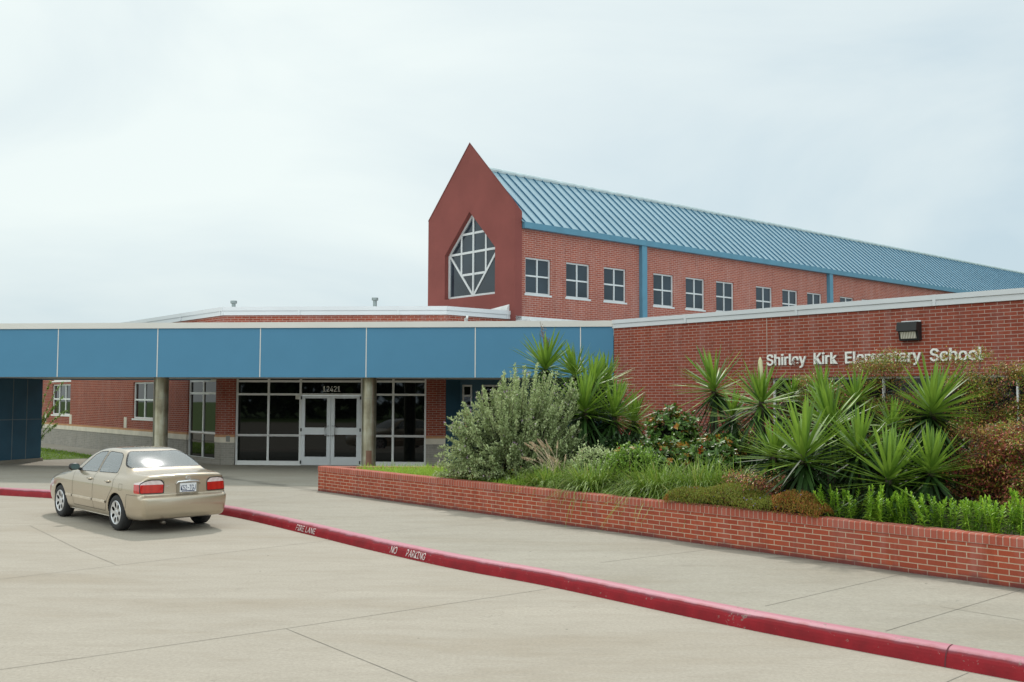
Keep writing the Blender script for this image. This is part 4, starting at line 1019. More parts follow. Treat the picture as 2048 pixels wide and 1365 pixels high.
# wheels
M_RIM = plain('wheel silver', (.62, .63, .66), .28, .75, .04)
def make_wheel(parent, x, y, sg_):
    tyre = MB(); prof = [(-.095, .20), (-.102, .255), (-.098, .292), (-.075, .311), (.0, .315), (.075, .311), (.098, .292), (.104, .255), (.100, .225), (.092, .205)]; K = 44; b0 = len(tyre.v)
    for n_, r in prof:
        for k in range(K): a = 2 * pi * k / K; tyre.v.append((x + r * cos(a), y + sg_ * n_, .315 + r * sin(a)))
    for i in range(len(prof) - 1):
        for k in range(K): tyre.f.append((b0 + i * K + k, b0 + i * K + (k + 1) % K, b0 + (i + 1) * K + (k + 1) % K, b0 + (i + 1) * K + k)); tyre.uv += [(0, 0)] * 4; tyre.mi.append(0)
    wh = tyre.build('wheel', M_RUB, parent, local=True, smooth=True)
    nr_, na = 26, 154; rr_ = np.linspace(.0, .212, nr_); V = []
    for r in rr_:
        dish = np.interp(r, [0, .03, .05, .12, .185, .197, .205, .212], [.088, .088, .080, .090, .094, .104, .106, .094])
        for k in range(na): a = 2 * pi * k / na; V.append((x + r * cos(a), y + sg_ * dish, .315 + r * sin(a)))
    Q = []
    for i in range(nr_ - 1):
        for k in range(na):
            r = (rr_[i] + rr_[i + 1]) / 2; a = 2 * pi * (k + .5) / na; s7 = (a / (2 * pi) * 7) % 1 - .5
            if ((r - .135) / .052) ** 2 + (s7 * 2 * pi / 7 * r / .032) ** 2 < 1: continue
            Q.append((i * na + k, i * na + (k + 1) % na, (i + 1) * na + (k + 1) % na, (i + 1) * na + k))
    rim = link('rim', npmesh('rim', V, Q, M_RIM, smooth=True), wh)
    bd = MB(); bd.tube([(x, y + sg_ * .03, .315), (x, y + sg_ * .05, .315)], .205, 30); bd.build('brake_disc', plain('wheel dark', (.03, .03, .032), .6), wh, local=True)
for x in WHX:
    for sg_ in (1, -1): make_wheel(car, x, .755 * sg_, sg_)
# interior
M_SEAT = plain('seat cloth', (.10, .095, .09), .9); M_DASH = plain('dashboard', (.07, .068, .065), .8)
def blob(c, s, n=10, pw=.6):
    mb = MB(); b0 = 0; m_ = 2 * n
    for i in range(n + 1):
        t = pi * i / n
        for j in range(m_):
            a = 2 * pi * j / m_; f = lambda v: np.sign(v) * abs(v) ** pw
            mb.v.append((c[0] + s[0] * f(sin(t)) * f(cos(a)), c[1] + s[1] * f(sin(t)) * f(sin(a)), c[2] + s[2] * f(cos(t))))
    for i in range(n):
        for j in range(m_): mb.f.append((i * m_ + j, i * m_ + (j + 1) % m_, (i + 1) * m_ + (j + 1) % m_, (i + 1) * m_ + j)); mb.uv += [(0, 0)] * 4; mb.mi.append(0)
    return mb
for y in (.36, -.36):
    s1 = blob((2.10, y, .78), (.075, .23, .30)).build('front_seat', M_SEAT, car, local=True, smooth=True)
    blob((2.04, y, 1.155), (.045, .125, .075)).build('headrest', M_SEAT, s1, local=True, smooth=True)
rs = blob((1.20, 0, .76), (.12, .62, .27)).build('rear_seat', M_SEAT, car, local=True, smooth=True)
blob((1.02, 0, .985), (.30, .62, .03)).build('parcel_shelf', M_SEAT, rs, local=True, smooth=True)
for y in (.36, -.36): blob((1.12, y, 1.06), (.04, .12, .055)).build('headrest', M_SEAT, rs, local=True, smooth=True)
blob((2.98, 0, .84), (.22, .64, .12)).build('dashboard', M_DASH, car, local=True, smooth=True)
mb = MB(); mb.tube([(2.70 + .06 * sin(a), .36 + .185 * cos(a), .90 + .175 * sin(a)) for a in np.linspace(0, 2 * pi, 26)], .016, 8, cap=False); mb.build('steering_wheel', M_TRIM, car, local=True, smooth=True)
mb = MB(); FCar = Frame(0, 0, d=(1.0, 0)); mb.box(FCar, .55, 4.2, -.48, .48, .23, .50); mb.build('underbody', M_TRIM, car, local=True)

# ------------------------------------------------------------------ brick planter
kx0, ky0 = on_z(636, 982, PZ); kx1, ky1 = on_z(2048, 1178, PZ)
FPL = Frame(kx0, ky0, d=(kx1 - kx0, ky1 - ky0)); PL = np.hypot(kx1 - kx0, ky1 - ky0) + 4
zPT = FPL.z(637, 932.5); RH = .105
FBK = Frame(kx0, ky0, ang=0.3)
planter = empty('brick_planter', (kx0, ky0, PZ), 'long red brick planter wall with rowlock top beside the pavement', 'planter')
mb = MB(); mb.wall(FPL, 0, PL, PZ - .02, zPT - RH, n=0)
BL_ = 9.4
mb.wall(Frame(*FBK.P(BL_, 0, 0)[:2], d=-FBK.d), 0, BL_, PZ - .02, zPT - RH, n=0)
mb.face([FPL.P(.12, -.22, PZ + .3), FPL.P(PL, -.22, PZ + .3), FPL.P(PL, -.22, zPT - RH), FPL.P(.12, -.22, zPT - RH)], [(0, 0), (PL, 0), (PL, .3), (0, .3)])
mb.build('brick_wall', M_BRP, planter)
mb = MB(); nb_ = int(PL / .0745); TW = .20
def rowlock(F, n0, n1, ua, ub, mb):
    mb.face([F.P(ua, n1, zPT - RH), F.P(ub, n1, zPT - RH), F.P(ub, n1, zPT - .012), F.P(ua, n1, zPT - .012)], [(ua, 0), (ub, 0), (ub, .1), (ua, .1)])
    mb.face([F.P(ua, n1, zPT - .012), F.P(ub, n1, zPT - .012), F.P(ub, n1 - .012, zPT), F.P(ua, n1 - .012, zPT)], [(ua, .1), (ub, .1), (ub, .12), (ua, .12)])
    mb.face([F.P(ua, n1 - .012, zPT), F.P(ub, n1 - .012, zPT), F.P(ub, n0, zPT), F.P(ua, n0, zPT)], [(ua, .12), (ub, .12), (ub, .3), (ua, .3)])
    mb.face([F.P(ua, n0, zPT), F.P(ub, n0, zPT), F.P(ub, n0, zPT - .25), F.P(ua, n0, zPT - .25)], [(ua, .3), (ub, .3), (ub, .5), (ua, .5)])
rowlock(FPL, -.21, .010, -.0, PL, mb)
FB2 = Frame(kx0, ky0, ang=0.3)
nF = np.array([0, 0])
for (na_, nb2) in ((.0, -.21),):
    ua, ub = .0, BL_
    mb.face([FBK.P(ua, -.002, zPT - .001), FBK.P(ub, -.002, zPT - .001), FBK.P(ub, .20, zPT - .001), FBK.P(ua + .28, .20, zPT - .001)][::1], [(ua, 0), (ub, 0), (ub, .2), (ua, .2)])
    mb.face([FBK.P(ua + .28, .20, zPT - .001), FBK.P(ub, .20, zPT - .001), FBK.P(ub, .20, zPT - .3), FBK.P(ua + .28, .20, zPT - .3)], [(ua, 0), (ub, 0), (ub, .2), (ua, .2)])
    mb.face([FBK.P(ua, -.002, zPT - .25), FBK.P(ua, -.002, zPT - .001), FBK.P(ub, -.002, zPT - .001), FBK.P(ub, -.002, zPT - .25)])
mb.build('rowlock_coping', M_ROW, planter)
SO = Mat('dark mulch'); sn = SO.noise(SO.geo(), 26, 6, .7); SO.set(Base_Color=SO.ramp(sn, [(.35, (.012, .009, .006)), (.65, (.055, .038, .024))]), Roughness=.95); SO.bump(sn, .8, .03)
zS = zPT - .07
mb = MB(); pf = [FPL.P(t, -.15, zS) for t in np.linspace(.3, PL, 9)]; pb = [FR.P(12, .02, zS), FR.P(0, .02, zS)]
mb.poly(pf + [FR.P(16, .02, zS)] + pb[::1] + [FBK.P(BL_ - 3, .1, zS), FBK.P(.8, .15, zS)]); soil = mb.build('planting_soil', SO.m); tag(soil, 'dark mulch bed inside the brick planter', kind='structure')
print('planter', kx0, ky0, kx1, ky1, zPT, np.degrees(atan2(FPL.d[1], FPL.d[0])))

# ------------------------------------------------------------------ plants
def unit(a): return a / np.maximum(np.linalg.norm(a, axis=-1, keepdims=True), 1e-9)
def blades(B, D, L, W, segs=4, droop=0.0, prof='lance', fold=0.0, upv=None):
    """vectorised leaf strips -> verts, quads.  B base, D direction, L length, W width"""
    n = len(B); D = unit(D); L = np.broadcast_to(L, (n,)); W = np.broadcast_to(W, (n,)); droop = np.broadcast_to(droop, (n,))
    up = np.broadcast_to(np.array([0, 0, 1.0]) if upv is None else upv, (n, 3))
    side = np.cross(D, up); bad = np.linalg.norm(side, axis=1) < .15; side = np.where(bad[:, None], np.cross(D, np.array([.6, .8, 0.])), side); side = unit(side)
    if segs == 1 and prof == 'oval':
        m_ = B + D * (L * .5)[:, None]; V = np.stack([B, m_ + side * (W * .5)[:, None], B + D * L[:, None] + np.array([0, 0, -1.0]) * (droop * L)[:, None], m_ - side * (W * .5)[:, None]], 1).reshape(-1, 3)
        return V, np.arange(4 * n).reshape(n, 4)
    nv = 3 if fold else 2; V = np.empty((n, segs + 1, nv, 3)); nrm = np.cross(side, D)
    for k in range(segs + 1):
        t = k / segs; c = B + D * (L * t)[:, None]; c = c + np.array([0, 0, -1.0]) * (droop * L * t * t)[:, None]
        if prof == 'lance': w_ = min(1, .45 + t * 2.2) * (1 - t) ** .55 if t < 1 else .0
        elif prof == 'blade': w_ = (1 - t) ** .7 * .9 + .08
        else: w_ = sin(pi * (.06 + .93 * t)) ** .7
        hw = (W * w_ * .5 + .0002)[:, None]
        V[:, k, 0] = c - side * hw; V[:, k, -1] = c + side * hw
        if fold: V[:, k, 1] = c - nrm * hw * fold
    V = V.reshape(-1, 3); Q = []
    base = (np.arange(n) * (segs + 1) * nv)[:, None]
    for k in range(segs):
        for j in range(nv - 1):
            a = k * nv + j; Q.append(base + np.array([[a, a + 1, a + nv + 1, a + nv]]))
    return V, np.concatenate(Q)
def merge(parts):
    Vs, Qs, Ms, o = [], [], [], 0
    for p in parts:
        V, Q = p[0], p[1]; Vs.append(V); Qs.append(Q + o); Ms.append(np.full(len(Q), p[2] if len(p) > 2 else 0)); o += len(V)
    return np.concatenate(Vs), np.concatenate(Qs), np.concatenate(Ms)
def stemtubes(paths, r0, r1, k=5):
    Vs, Qs, o = [], [], 0
    for P in paths:
        P = np.array(P); n = len(P); d = unit(np.gradient(P, axis=0)); a = unit(np.cross(d, np.array([.3, .9, .2]))); b = np.cross(d, a); r = np.linspace(r0, r1, n)[:, None]
        for j in range(k): pass
        R = np.stack([P + r * (cos(2 * pi * j / k) * a + sin(2 * pi * j / k) * b) for j in range(k)], 1); Vs.append(R.reshape(-1, 3))
        i = np.arange(n - 1)[:, None] * k; j = np.arange(k)[None]; q = np.stack([i + j, i + (j + 1) % k, i + k + (j + 1) % k, i + k + j], -1).reshape(-1, 4); Qs.append(q + o); o += n * k
    return np.concatenate(Vs), np.concatenate(Qs)
def sph(rng, n, zmin=-1, zmax=1):
    z = rng.uniform(zmin, zmax, n); a = rng.uniform(0, 2 * pi, n); r = np.sqrt(np.maximum(0, 1 - z * z)); return np.stack([r * np.cos(a), r * np.sin(a), z], 1)
L_YUC = leafmat('yucca leaf', (.045, .115, .014), (.27, .42, .055), .45, .2, .35)
L_YUCO = leafmat('shade-dark old leaf', (.008, .024, .006), (.035, .085, .015), .5, .06, .3)  # old lower leaves, with shade under the rosettes darkened into the colour
L_SAGE = leafmat('sage leaf', (.25, .315, .135), (.54, .61, .33), .7, .2, .2)
L_GLOS = leafmat('glossy leaf', (.03, .085, .014), (.13, .23, .035), .40, .15, .4)
L_ORNG = leafmat('orange new leaf', (.36, .15, .022), (.40, .28, .04), .4, .3, .4, (.42, .055, .015), .8)
L_GREEN = leafmat('fresh green leaf', (.12, .22, .025), (.22, .36, .05), .45, .3, .4)
L_PEREN = leafmat('bright perennial leaf', (.10, .24, .016), (.36, .56, .05), .45, .25, .35)
L_GRASS = leafmat('grass blade', (.055, .125, .014), (.28, .41, .055), .5, .18, .3, (.42, .38, .13), .92)
L_LAWN = leafmat('lawn blade', (.22, .36, .040), (.40, .56, .08), .55, .35, .2)
L_NAN = leafmat('nandina leaflet', (.07, .125, .02), (.30, .36, .055), .45, .22, .3, (.52, .30, .05), .84)
L_NANR = leafmat('red nandina leaflet', (.26, .045, .045), (.50, .15, .12), .45, .25, .3, (.42, .30, .06), .62)
L_COVR = leafmat('groundcover leaf', (.16, .15, .025), (.32, .20, .04), .6, .3, .2, (.38, .10, .045), .70)
L_DARK = plain('shaded inner foliage', (.012, .022, .008), .95, 0, .4, 20)  # near-black leaf cards, shade between the leaves put into the colour
M_BARK = plain('plant bark', (.075, .055, .038), .9, 0, .3, 30)
M_PLUME = plain('grass plume', (.66, .52, .36), .9, 0, .2, 40)
M_PINK = plain('lilac flower', (.46, .30, .46), .7, 0, .1, 60)
M_CREAM = plain('cream flower bud', (.55, .52, .30), .6)
M_DRY = plain('dry flower stalk', (.25, .16, .11), .9, 0, .2, 50)
def soilpt(px_, Y): 
    d = ray(px_, 800); return np.array([d[0] / d[1] * Y, Y])

# --- yuccas
def yucca_rosette(seed, L, n=95, fan=1.0, wid=.038):
    rng = np.random.default_rng(seed); k = np.arange(n); t = k / (n - 1.0)
    el = np.interp(t, [0, .15, .45, .75, 1], [88, 55, 14, -24, -58]) + rng.normal(0, 6, n); az = k * 2.39996 + rng.normal(0, .2, n)
    el = np.radians(np.clip(el, -70, 89)); D = np.stack([np.cos(el) * np.cos(az), np.cos(el) * np.sin(az), np.sin(el)], 1)
    B = np.stack([.018 * np.cos(az), .018 * np.sin(az), -t * .30 * L], 1)
    LL = L * np.interp(t, [0, .1, .35, 1], [.72, .95, 1.0, .80]) * rng.uniform(.88, 1.08, n)
    V, Q = blades(B, D, LL, wid * (L / .75) ** .7, 5, rng.uniform(.0, .10, n) + .12 * (t > .7), 'lance', .35)
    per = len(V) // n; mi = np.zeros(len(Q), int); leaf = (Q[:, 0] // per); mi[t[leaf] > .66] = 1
    return V, Q, mi
YUC = [
 (1091, 727, 56, 20.6, 'yucca with a dried flower stalk in front of the blue canopy, tallest of its clump', 'dry'),
 (1149, 742, 50, 21.2, 'yucca fan right of the dried flower stalk, below a pale canopy joint', ''),
 (1185, 766, 56, 20.4, 'yucca behind the upper right of the grey green sage bush', ''),
 (1211, 757, 48, 21.3, 'yucca whose leaves cross the corner of canopy and brick wall', ''),
 (1171, 812, 66, 19.6, 'broad drooping yucca touching the right side of the sage bush', ''),
 (1229, 822, 64, 19.8, 'low yucca against the brick wall right of the canopy corner', ''),
 (1268, 836, 44, 20.6, 'small outermost yucca of the left clump against bare brick', ''),
 (1427, 768, 68, 19.4, 'round headed yucca alone before the brick wall left of the sign', 'trunk'),
 (1523, 797, 80, 17.2, 'yucca with a cream flower bud under the first word of the sign', 'bud'),
 (1466, 826, 54, 17.8, 'short yucca between the lone round head and the one with a bud', ''),
 (1585, 786, 44, 17.6, 'small yucca half hidden behind its neighbours beside the flower bud yucca', ''),
 (1645, 782, 62, 16.6, 'yucca in the back row under the word Kirk', ''),
 (1712, 792, 62, 16.4, 'yucca in the back row under the word Elementary', ''),
 (1548, 902, 74, 14.9, 'leaning yucca at the left foot of the large clump', ''),
 (1608, 900, 118, 13.9, 'large spreading yucca, front left of the big clump', ''),
 (1661, 840, 92, 15.0, 'tall full yucca behind the large spreading one', ''),
 (1718, 892, 94, 13.9, 'yucca in the middle of the front row of the big clump', ''),
 (1784, 846, 60, 15.2, 'small yucca deep in the middle of the big clump', ''),
 (1778, 945, 106, 13.0, 'lowest yucca of the big clump just above the bright perennials', ''),
 (1866, 810, 104, 13.7, 'tallest yucca of the big clump, head below the word School', ''),
 (1862, 930, 92, 12.9, 'thin yucca at the right end of the front row beside red nandina', ''),
]
for i, (px_, py_, lp, Y, lb, fl) in enumerate(YUC):
    X, _, Z = at_y(px_, py_, Y); L = (1.45 if i < 8 else 1.16) * lp * Y / F_PX
    rng = np.random.default_rng(100 + i)
    root = empty('yucca_plant', (X, Y, zS), lb, 'yucca', 'yuccas growing in the planter')
    V, Q, mi = yucca_rosette(i, L, n=int(92 + 22 * (lp > 70) + 20 * (i < 7)), wid=.062)
    tilt = Matrix.Rotation(rng.normal(0, .13), 3, 'X') @ Matrix.Rotation(rng.normal(0, .13), 3, 'Y')
    V = V @ np.array(tilt).T + np.array([0, 0, Z - zS])
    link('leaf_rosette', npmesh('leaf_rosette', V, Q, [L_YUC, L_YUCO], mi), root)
    hS = max(.15, Z - zS - .02); pth = [(rng.normal(0, .03) * (1 - t), rng.normal(0, .03) * (1 - t), hS * t) for t in np.linspace(0, 1, 6)]
    Vt, Qt = stemtubes([pth], .065, .045, 8); link('trunk', npmesh('trunk', Vt, Qt, M_BARK, None, True), root)
    if hS > .5:      # skirt of old hanging leaves down the trunk
        n_ = int(40 * hS / .8); zz = rng.uniform(.15, .95, n_) * hS; az = rng.uniform(0, 2 * pi, n_); el = np.radians(rng.uniform(-65, -10, n_))
        Vs, Qs = blades(np.stack([.05 * np.cos(az), .05 * np.sin(az), zz], 1), np.stack([np.cos(el) * np.cos(az), np.cos(el) * np.sin(az), np.sin(el)], 1), L * rng.uniform(.55, .9, n_), .036, 4, .1, 'lance', .3)
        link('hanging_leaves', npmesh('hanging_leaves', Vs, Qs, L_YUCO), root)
    if fl == 'dry':
        z0 = Z - zS + .1; P = [[(0, 0, z0), (-.04, 0, z0 + .35), (-.10, 0, z0 + .72)]]
        for k in range(16):
            t = .25 + .7 * k / 16; b = np.array([-.10 * t * t, 0, z0 + .72 * t]); a = rng.uniform(0, 6.3); l_ = .14 * (1.1 - t); P.append([b, b + np.array([cos(a) * l_, sin(a) * l_, l_ * .7])])
        Vf, Qf = stemtubes(P, .008, .004, 4); V2, Q2 = blades(np.concatenate([np.array(p[-1])[None] + rng.normal(0, .02, (6, 3)) for p in P]), rng.normal(0, 1, (6 * len(P), 3)), .035, .016, 1, 0, 'oval')
        Vm, Qm, _ = merge([(Vf, Qf), (V2, Q2)]); link('flower_stalk', npmesh('flower_stalk', Vm, Qm, M_DRY), root)
    if fl == 'bud':
        z0 = Z - zS + .25; mb = MB(); mb.tube([(0, -.02, z0), (-.01, -.02, z0 + .12), (-.02, -.02, z0 + .26), (-.02, -.02, z0 + .40), (-.02, -.02, z0 + .46)], [.02, .03, .045, .032, .004], 10); mb.build('flower_bud', M_CREAM, root, local=True, smooth=True)

# --- bushes
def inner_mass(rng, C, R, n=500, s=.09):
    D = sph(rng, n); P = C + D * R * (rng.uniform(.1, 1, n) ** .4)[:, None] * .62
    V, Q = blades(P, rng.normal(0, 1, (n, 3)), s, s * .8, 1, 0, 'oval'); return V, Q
def sage(root, H, R, seed, nplume=330):
    rng = np.random.default_rng(seed); parts = []; paths = []; fl = []
    for k in range(nplume):
        d = sph(rng, 1, -.05, 1)[0]; d[2] = abs(d[2]) ** .8; out = rng.uniform(.35, 1.0) ** .4
        tip = np.array([d[0] * R[0], d[1] * R[1], .10 + d[2] * H]) * out + np.array([0, 0, .04])
        b = tip * np.array([.42, .42, .35]); m_ = (b + tip) / 2 + np.array([0, 0, .05]) + rng.normal(0, .04, 3)
        tip[2] *= 1 + .34 * tip[0] / R[0]
        ln = np.linalg.norm(tip - b)
        if d[2] > .45 and out > .85: tip = tip + np.array([0, 0, rng.uniform(.05, .38)])
        paths.append([b, m_, tip]); nl = int(170 * max(.55, ln))
        t = rng.uniform(.1, 1, nl) ** .8; P = (1 - t)[:, None] ** 2 * b + (2 * t * (1 - t))[:, None] * m_ + (t ** 2)[:, None] * tip + rng.normal(0, .028, (nl, 3)) * (1.35 - t)[:, None]
        ax_d = unit(tip - b); D = rng.normal(0, 1, (nl, 3)) * .8 + ax_d * .7
        parts.append(blades(P, D, rng.uniform(.040, .072, nl), rng.uniform(.022, .034, nl), 1, 0, 'oval'))
        # rounded diamonds: one more strip crossing
        if rng.random() < .30 and out > .8: fl.append(tip + rng.normal(0, .035, (2, 3)))
    V, Q, _ = merge(parts); link('foliage', npmesh('foliage', V, Q, L_SAGE), root)
    Vi, Qi = inner_mass(rng, np.array([0, 0, H * .42]), np.array([R[0], R[1], H * .55]), 1400, .10); link('inner_shade_leaves', npmesh('inner_shade_leaves', Vi, Qi, L_DARK), root)
    Vt, Qt = stemtubes(paths[::2], .011, .003, 4); link('branches', npmesh('branches', Vt, Qt, M_BARK), root)
    F_ = np.concatenate(fl); Vf, Qf = blades(np.repeat(F_, 3, 0), rng.normal(0, 1, (len(F_) * 3, 3)), .026, .022, 1, 0, 'oval'); link('flowers', npmesh('flowers', Vf, Qf, M_PINK), root)
sx_, sy_ = soilpt(1022, 19.2); sb = empty('sage_bush', (sx_, sy_, zS), 'big grey green sage bush with tiny lilac flowers in the planter', 'bush')
sage(sb, 1.78, (1.52, 1.1), 5, 640)
def place(name, px_, Y, lb, cat, group=None, z=None):
    X, Yy = soilpt(px_, Y); return empty(name, (X, Yy, zS if z is None else z), lb, cat, group)
def rosette_shrub(root, C, R, seed, nros=420, lf=.075, lw=.032, orange=.10):
    rng = np.random.default_rng(seed); D = sph(rng, nros, -.35, 1); lump = 1 + .16 * np.sin(D[:, 0] * 7 + seed) * np.cos(D[:, 1] * 6) + .12 * rng.normal(0, 1, nros)
    P = C + D * R * (lump * rng.uniform(.55, 1.03, nros) ** .5)[:, None]; parts = []; og = rng.random(nros) < orange * (1 + (D[:, 2] > .2))
    for k in range(nros):
        n_ = 8; ax_ = unit((D[k] * [.7, .7, .5] + [0, 0, .55] + rng.normal(0, .25, 3))[None])[0]
        a = unit(np.cross(ax_, [.3, .8, .5])[None])[0]; b = np.cross(ax_, a); t = np.arange(n_) * 2.4 + rng.uniform(0, 6); el = rng.uniform(.05, .9, n_)
        Dl = np.cos(el)[:, None] * (np.cos(t)[:, None] * a + np.sin(t)[:, None] * b) + np.sin(el)[:, None] * ax_
        V, Q = blades(np.repeat(P[k][None], n_, 0) + ax_ * rng.uniform(-.04, .02, n_)[:, None], Dl, lf * rng.uniform(.7, 1.15, n_), lw, 3, .12, 'oval', .25, ax_[None])
        parts.append((V, Q, 1 if og[k] else 0))
    V, Q, mi = merge(parts); link('foliage', npmesh('foliage', V, Q, [L_GLOS, L_ORNG], mi), root)
    Vi, Qi = inner_mass(rng, C, R, 900, .10); link('inner_shade_leaves', npmesh('inner_shade_leaves', Vi, Qi, L_DARK), root)
    Vt, Qt = stemtubes([[np.array([rng.normal(0, .05), rng.normal(0, .05), 0]), C * .6 + rng.normal(0, .05, 3), p] for p in P[:40]], .014, .004, 4); link('branches', npmesh('branches', Vt, Qt, M_BARK), root)
for (px_, Y, zc, R, sd, n_, lb) in ((1345, 18.6, .86, (.50, .45, .56), 1, 330, 'tall glossy shrub with orange new leaves, the one standing against bare brick'),
                                 (1315, 17.6, .40, (.66, .5, .50), 2, 320, 'low glossy dark shrub in front of the tall orange tipped one'),
                                 (1425, 17.3, .48, (.62, .5, .44), 3, 360, 'low glossy dark shrub below the lone round headed yucca')):
    r = place('glossy_shrub', px_, Y, lb, 'shrub', 'glossy shrubs with orange new growth'); rosette_shrub(r, np.array([0, 0, zc]), np.array(R), sd, n_, .085, .040, .055)
def leafy_shrub(root, C, R, seed, n, mat, lf=.05, lw=.026, core=True, zmin=-.3):
    rng = np.random.default_rng(seed); D = sph(rng, n, zmin, 1); lump = 1 + .2 * np.sin(D[:, 0] * 5 + seed) * np.cos(D[:, 1] * 6 + 1) + .1 * rng.normal(0, 1, n)
    P = C + D * R * (lump * rng.uniform(.3, 1.05, n) ** .45)[:, None]
    V, Q = blades(P, D * .5 + rng.normal(0, .8, (n, 3)), lf * rng.uniform(.7, 1.3, n), lw, 2, .1, 'oval'); link('foliage', npmesh('foliage', V, Q, mat), root)
    if core: Vi, Qi = inner_mass(rng, C, R, 700, .09); link('inner_shade_leaves', npmesh('inner_shade_leaves', Vi, Qi, L_DARK), root)
    Vt, Qt = stemtubes([[np.array([rng.normal(0, .05), rng.normal(0, .05), 0]), C * .6 + rng.normal(0, .06, 3), p] for p in P[:40]], .010, .003, 4); link('branches', npmesh('branches', Vt, Qt, M_BARK), root)
r = place('leafy_shrub', 1265, 16.9, 'small yellow green leafy shrub between the sage bush and dark glossy shrubs', 'shrub'); leafy_shrub(r, np.array([0, 0, .42]), np.array([.48, .4, .36]), 9, 2600, L_GREEN, .055, .03)
r = place('leafy_shrub', 1195, 17.8, 'dark green low shrub at the right foot of the sage bush', 'shrub'); leafy_shrub(r, np.array([0, 0, .34]), np.array([.50, .4, .38]), 10, 2600, L_SAGE, .05, .03)
r = place('leafy_shrub', 1470, 18.8, 'plain green bush behind the lone round headed yucca', 'shrub'); leafy_shrub(r, np.array([0, 0, .5]), np.array([.6, .4, .5]), 12, 2200, L_GREEN, .07, .035)
# --- nandinas: airy sprays of small leaflets in layers
def nandina(root, pads, seed, per=330, red=.5, lf=.040):
    rng = np.random.default_rng(seed); parts = []; tops = []; mis = []
    for (c, r) in pads:
        c = np.array(c); n = int(per * (r / .35) ** 2); a = rng.uniform(0, 2 * pi, n); q = np.sqrt(rng.uniform(0, 1, n)); 
        P = c + np.stack([q * r * np.cos(a), q * r * np.sin(a), rng.normal(0, .055, n) - .25 * r * q * q], 1)
        k = rng.integers(0, 24, n); P += np.stack([np.cos(k), np.sin(k), np.cos(k * 3)], 1) * .03
        D = np.stack([np.cos(a), np.sin(a), rng.normal(-.1, .4, n)], 1) + rng.normal(0, .5, (n, 3))
        V, Q = blades(P, D, lf * rng.uniform(.7, 1.4, n), .021, 1, .0, 'oval'); rq = np.repeat(((q > .62) & (rng.random(n) < red * .6)).astype(int), len(Q) // n); Q = Q; parts.append((V, Q, 0)); mis.append(((q > .5) & (rng.random(n) < red * 1.1)).astype(int)); tops.append(c)
    V, Q, _ = merge(parts); link('foliage', npmesh('foliage', V, Q, [L_NAN, L_NANR], np.concatenate(mis)), root)
    st = [[np.array([rng.normal(0, .10), rng.normal(0, .10), 0]), np.array([t[0] * .4, t[1] * .4, t[2] * .55]), t + [0, 0, .02]] for t in tops]
    for (c, r) in pads[::2]:
        for k in range(3):
            a = rng.uniform(0, 6.3); st.append([np.array(c), np.array(c) + np.array([cos(a) * r * .5, sin(a) * r * .5, .03]), np.array(c) + np.array([cos(a) * r * .95, sin(a) * r * .95, -.04])])
    Vt, Qt = stemtubes(st, .007, .003, 4); link('stems', npmesh('stems', Vt, Qt, M_BARK), root)
def padcloud(seed, R, z0, z1, n, r=(.2, .4)):
    rng = np.random.default_rng(seed); return [((rng.uniform(-1, 1) * R[0] * (1 - .35 * t), rng.uniform(-1, 1) * R[1], z0 + (z1 - z0) * t), rng.uniform(*r)) for t in rng.uniform(0, 1, n)]
for (px_, Y, R, z0, z1, n_, red, sd, lb) in (
  (1985, 13.4, (.62, .5), .25, 1.22, 40, .8, 1, 'wide red leaved nandina at the right edge above the bright perennials'),
  (2075, 12.9, (.55, .5), .25, 1.45, 34, .7, 2, 'red nandina cut by the right edge of the picture'),
  (1930, 15.9, (.62, .5), .6, 2.38, 34, .3, 3, 'tall golden green nandina covering the end of the word School'),
  (2040, 15.4, (.55, .5), .5, 2.12, 28, .45, 4, 'tall nandina at the right edge before the dark windows'),
  (1765, 17.2, (.62, .4), .8, 2.38, 28, .35, 5, 'tall golden red nandina covering the middle of the word Elementary'),
  (1640, 17.8, (.60, .4), .8, 1.95, 24, .6, 6, 'reddish nandina behind the back row yuccas below the word Kirk'),
  (1510, 14.5, (.36, .4), .06, .52, 14, .8, 7, 'small red nandina left of the large yucca clump')):
    r = place('nandina_shrub', px_, Y, lb, 'shrub', 'nandina shrubs in the planter'); nandina(r, padcloud(sd, R, z0, z1, int(n_ * 1.15), (.15, .32)), sd, 900, red)
for i, (px_, Y, zc, R, lb) in enumerate(((1590, 16.2, .42, (.55, .4, .46), 'added dark green filler shrub in the shadow behind the large spreading yucca'), (1700, 15.6, .42, (.6, .45, .50), 'added dark green filler shrub in the gap behind the middle of the yucca front row'),
      (1810, 15.0, .45, (.6, .45, .55), 'added dark green filler shrub under the tallest yucca of the big clump'), (1925, 14.6, .42, (.6, .45, .50), 'added dark green filler shrub behind the wide red leaved nandina'), (1545, 17.0, .40, (.5, .4, .42), 'added dark green filler shrub below the yucca with the cream bud'), (1165, 20.4, .50, (.8, .5, .55), 'added dark green filler shrub under the left yucca clump behind the sage bush'), (1240, 18.9, .42, (.55, .45, .45), 'added dark green filler shrub below the low yuccas at the canopy corner'))):
    r = place('dark_filler_shrub', px_, Y, lb, 'shrub', 'added dark filler shrubs under the yuccas'); leafy_shrub(r, np.array([0, 0, zc]), np.array(R), 40 + i, 2400, L_YUCO, .09, .045)  # filler shrubs added to darken the gaps between the plants
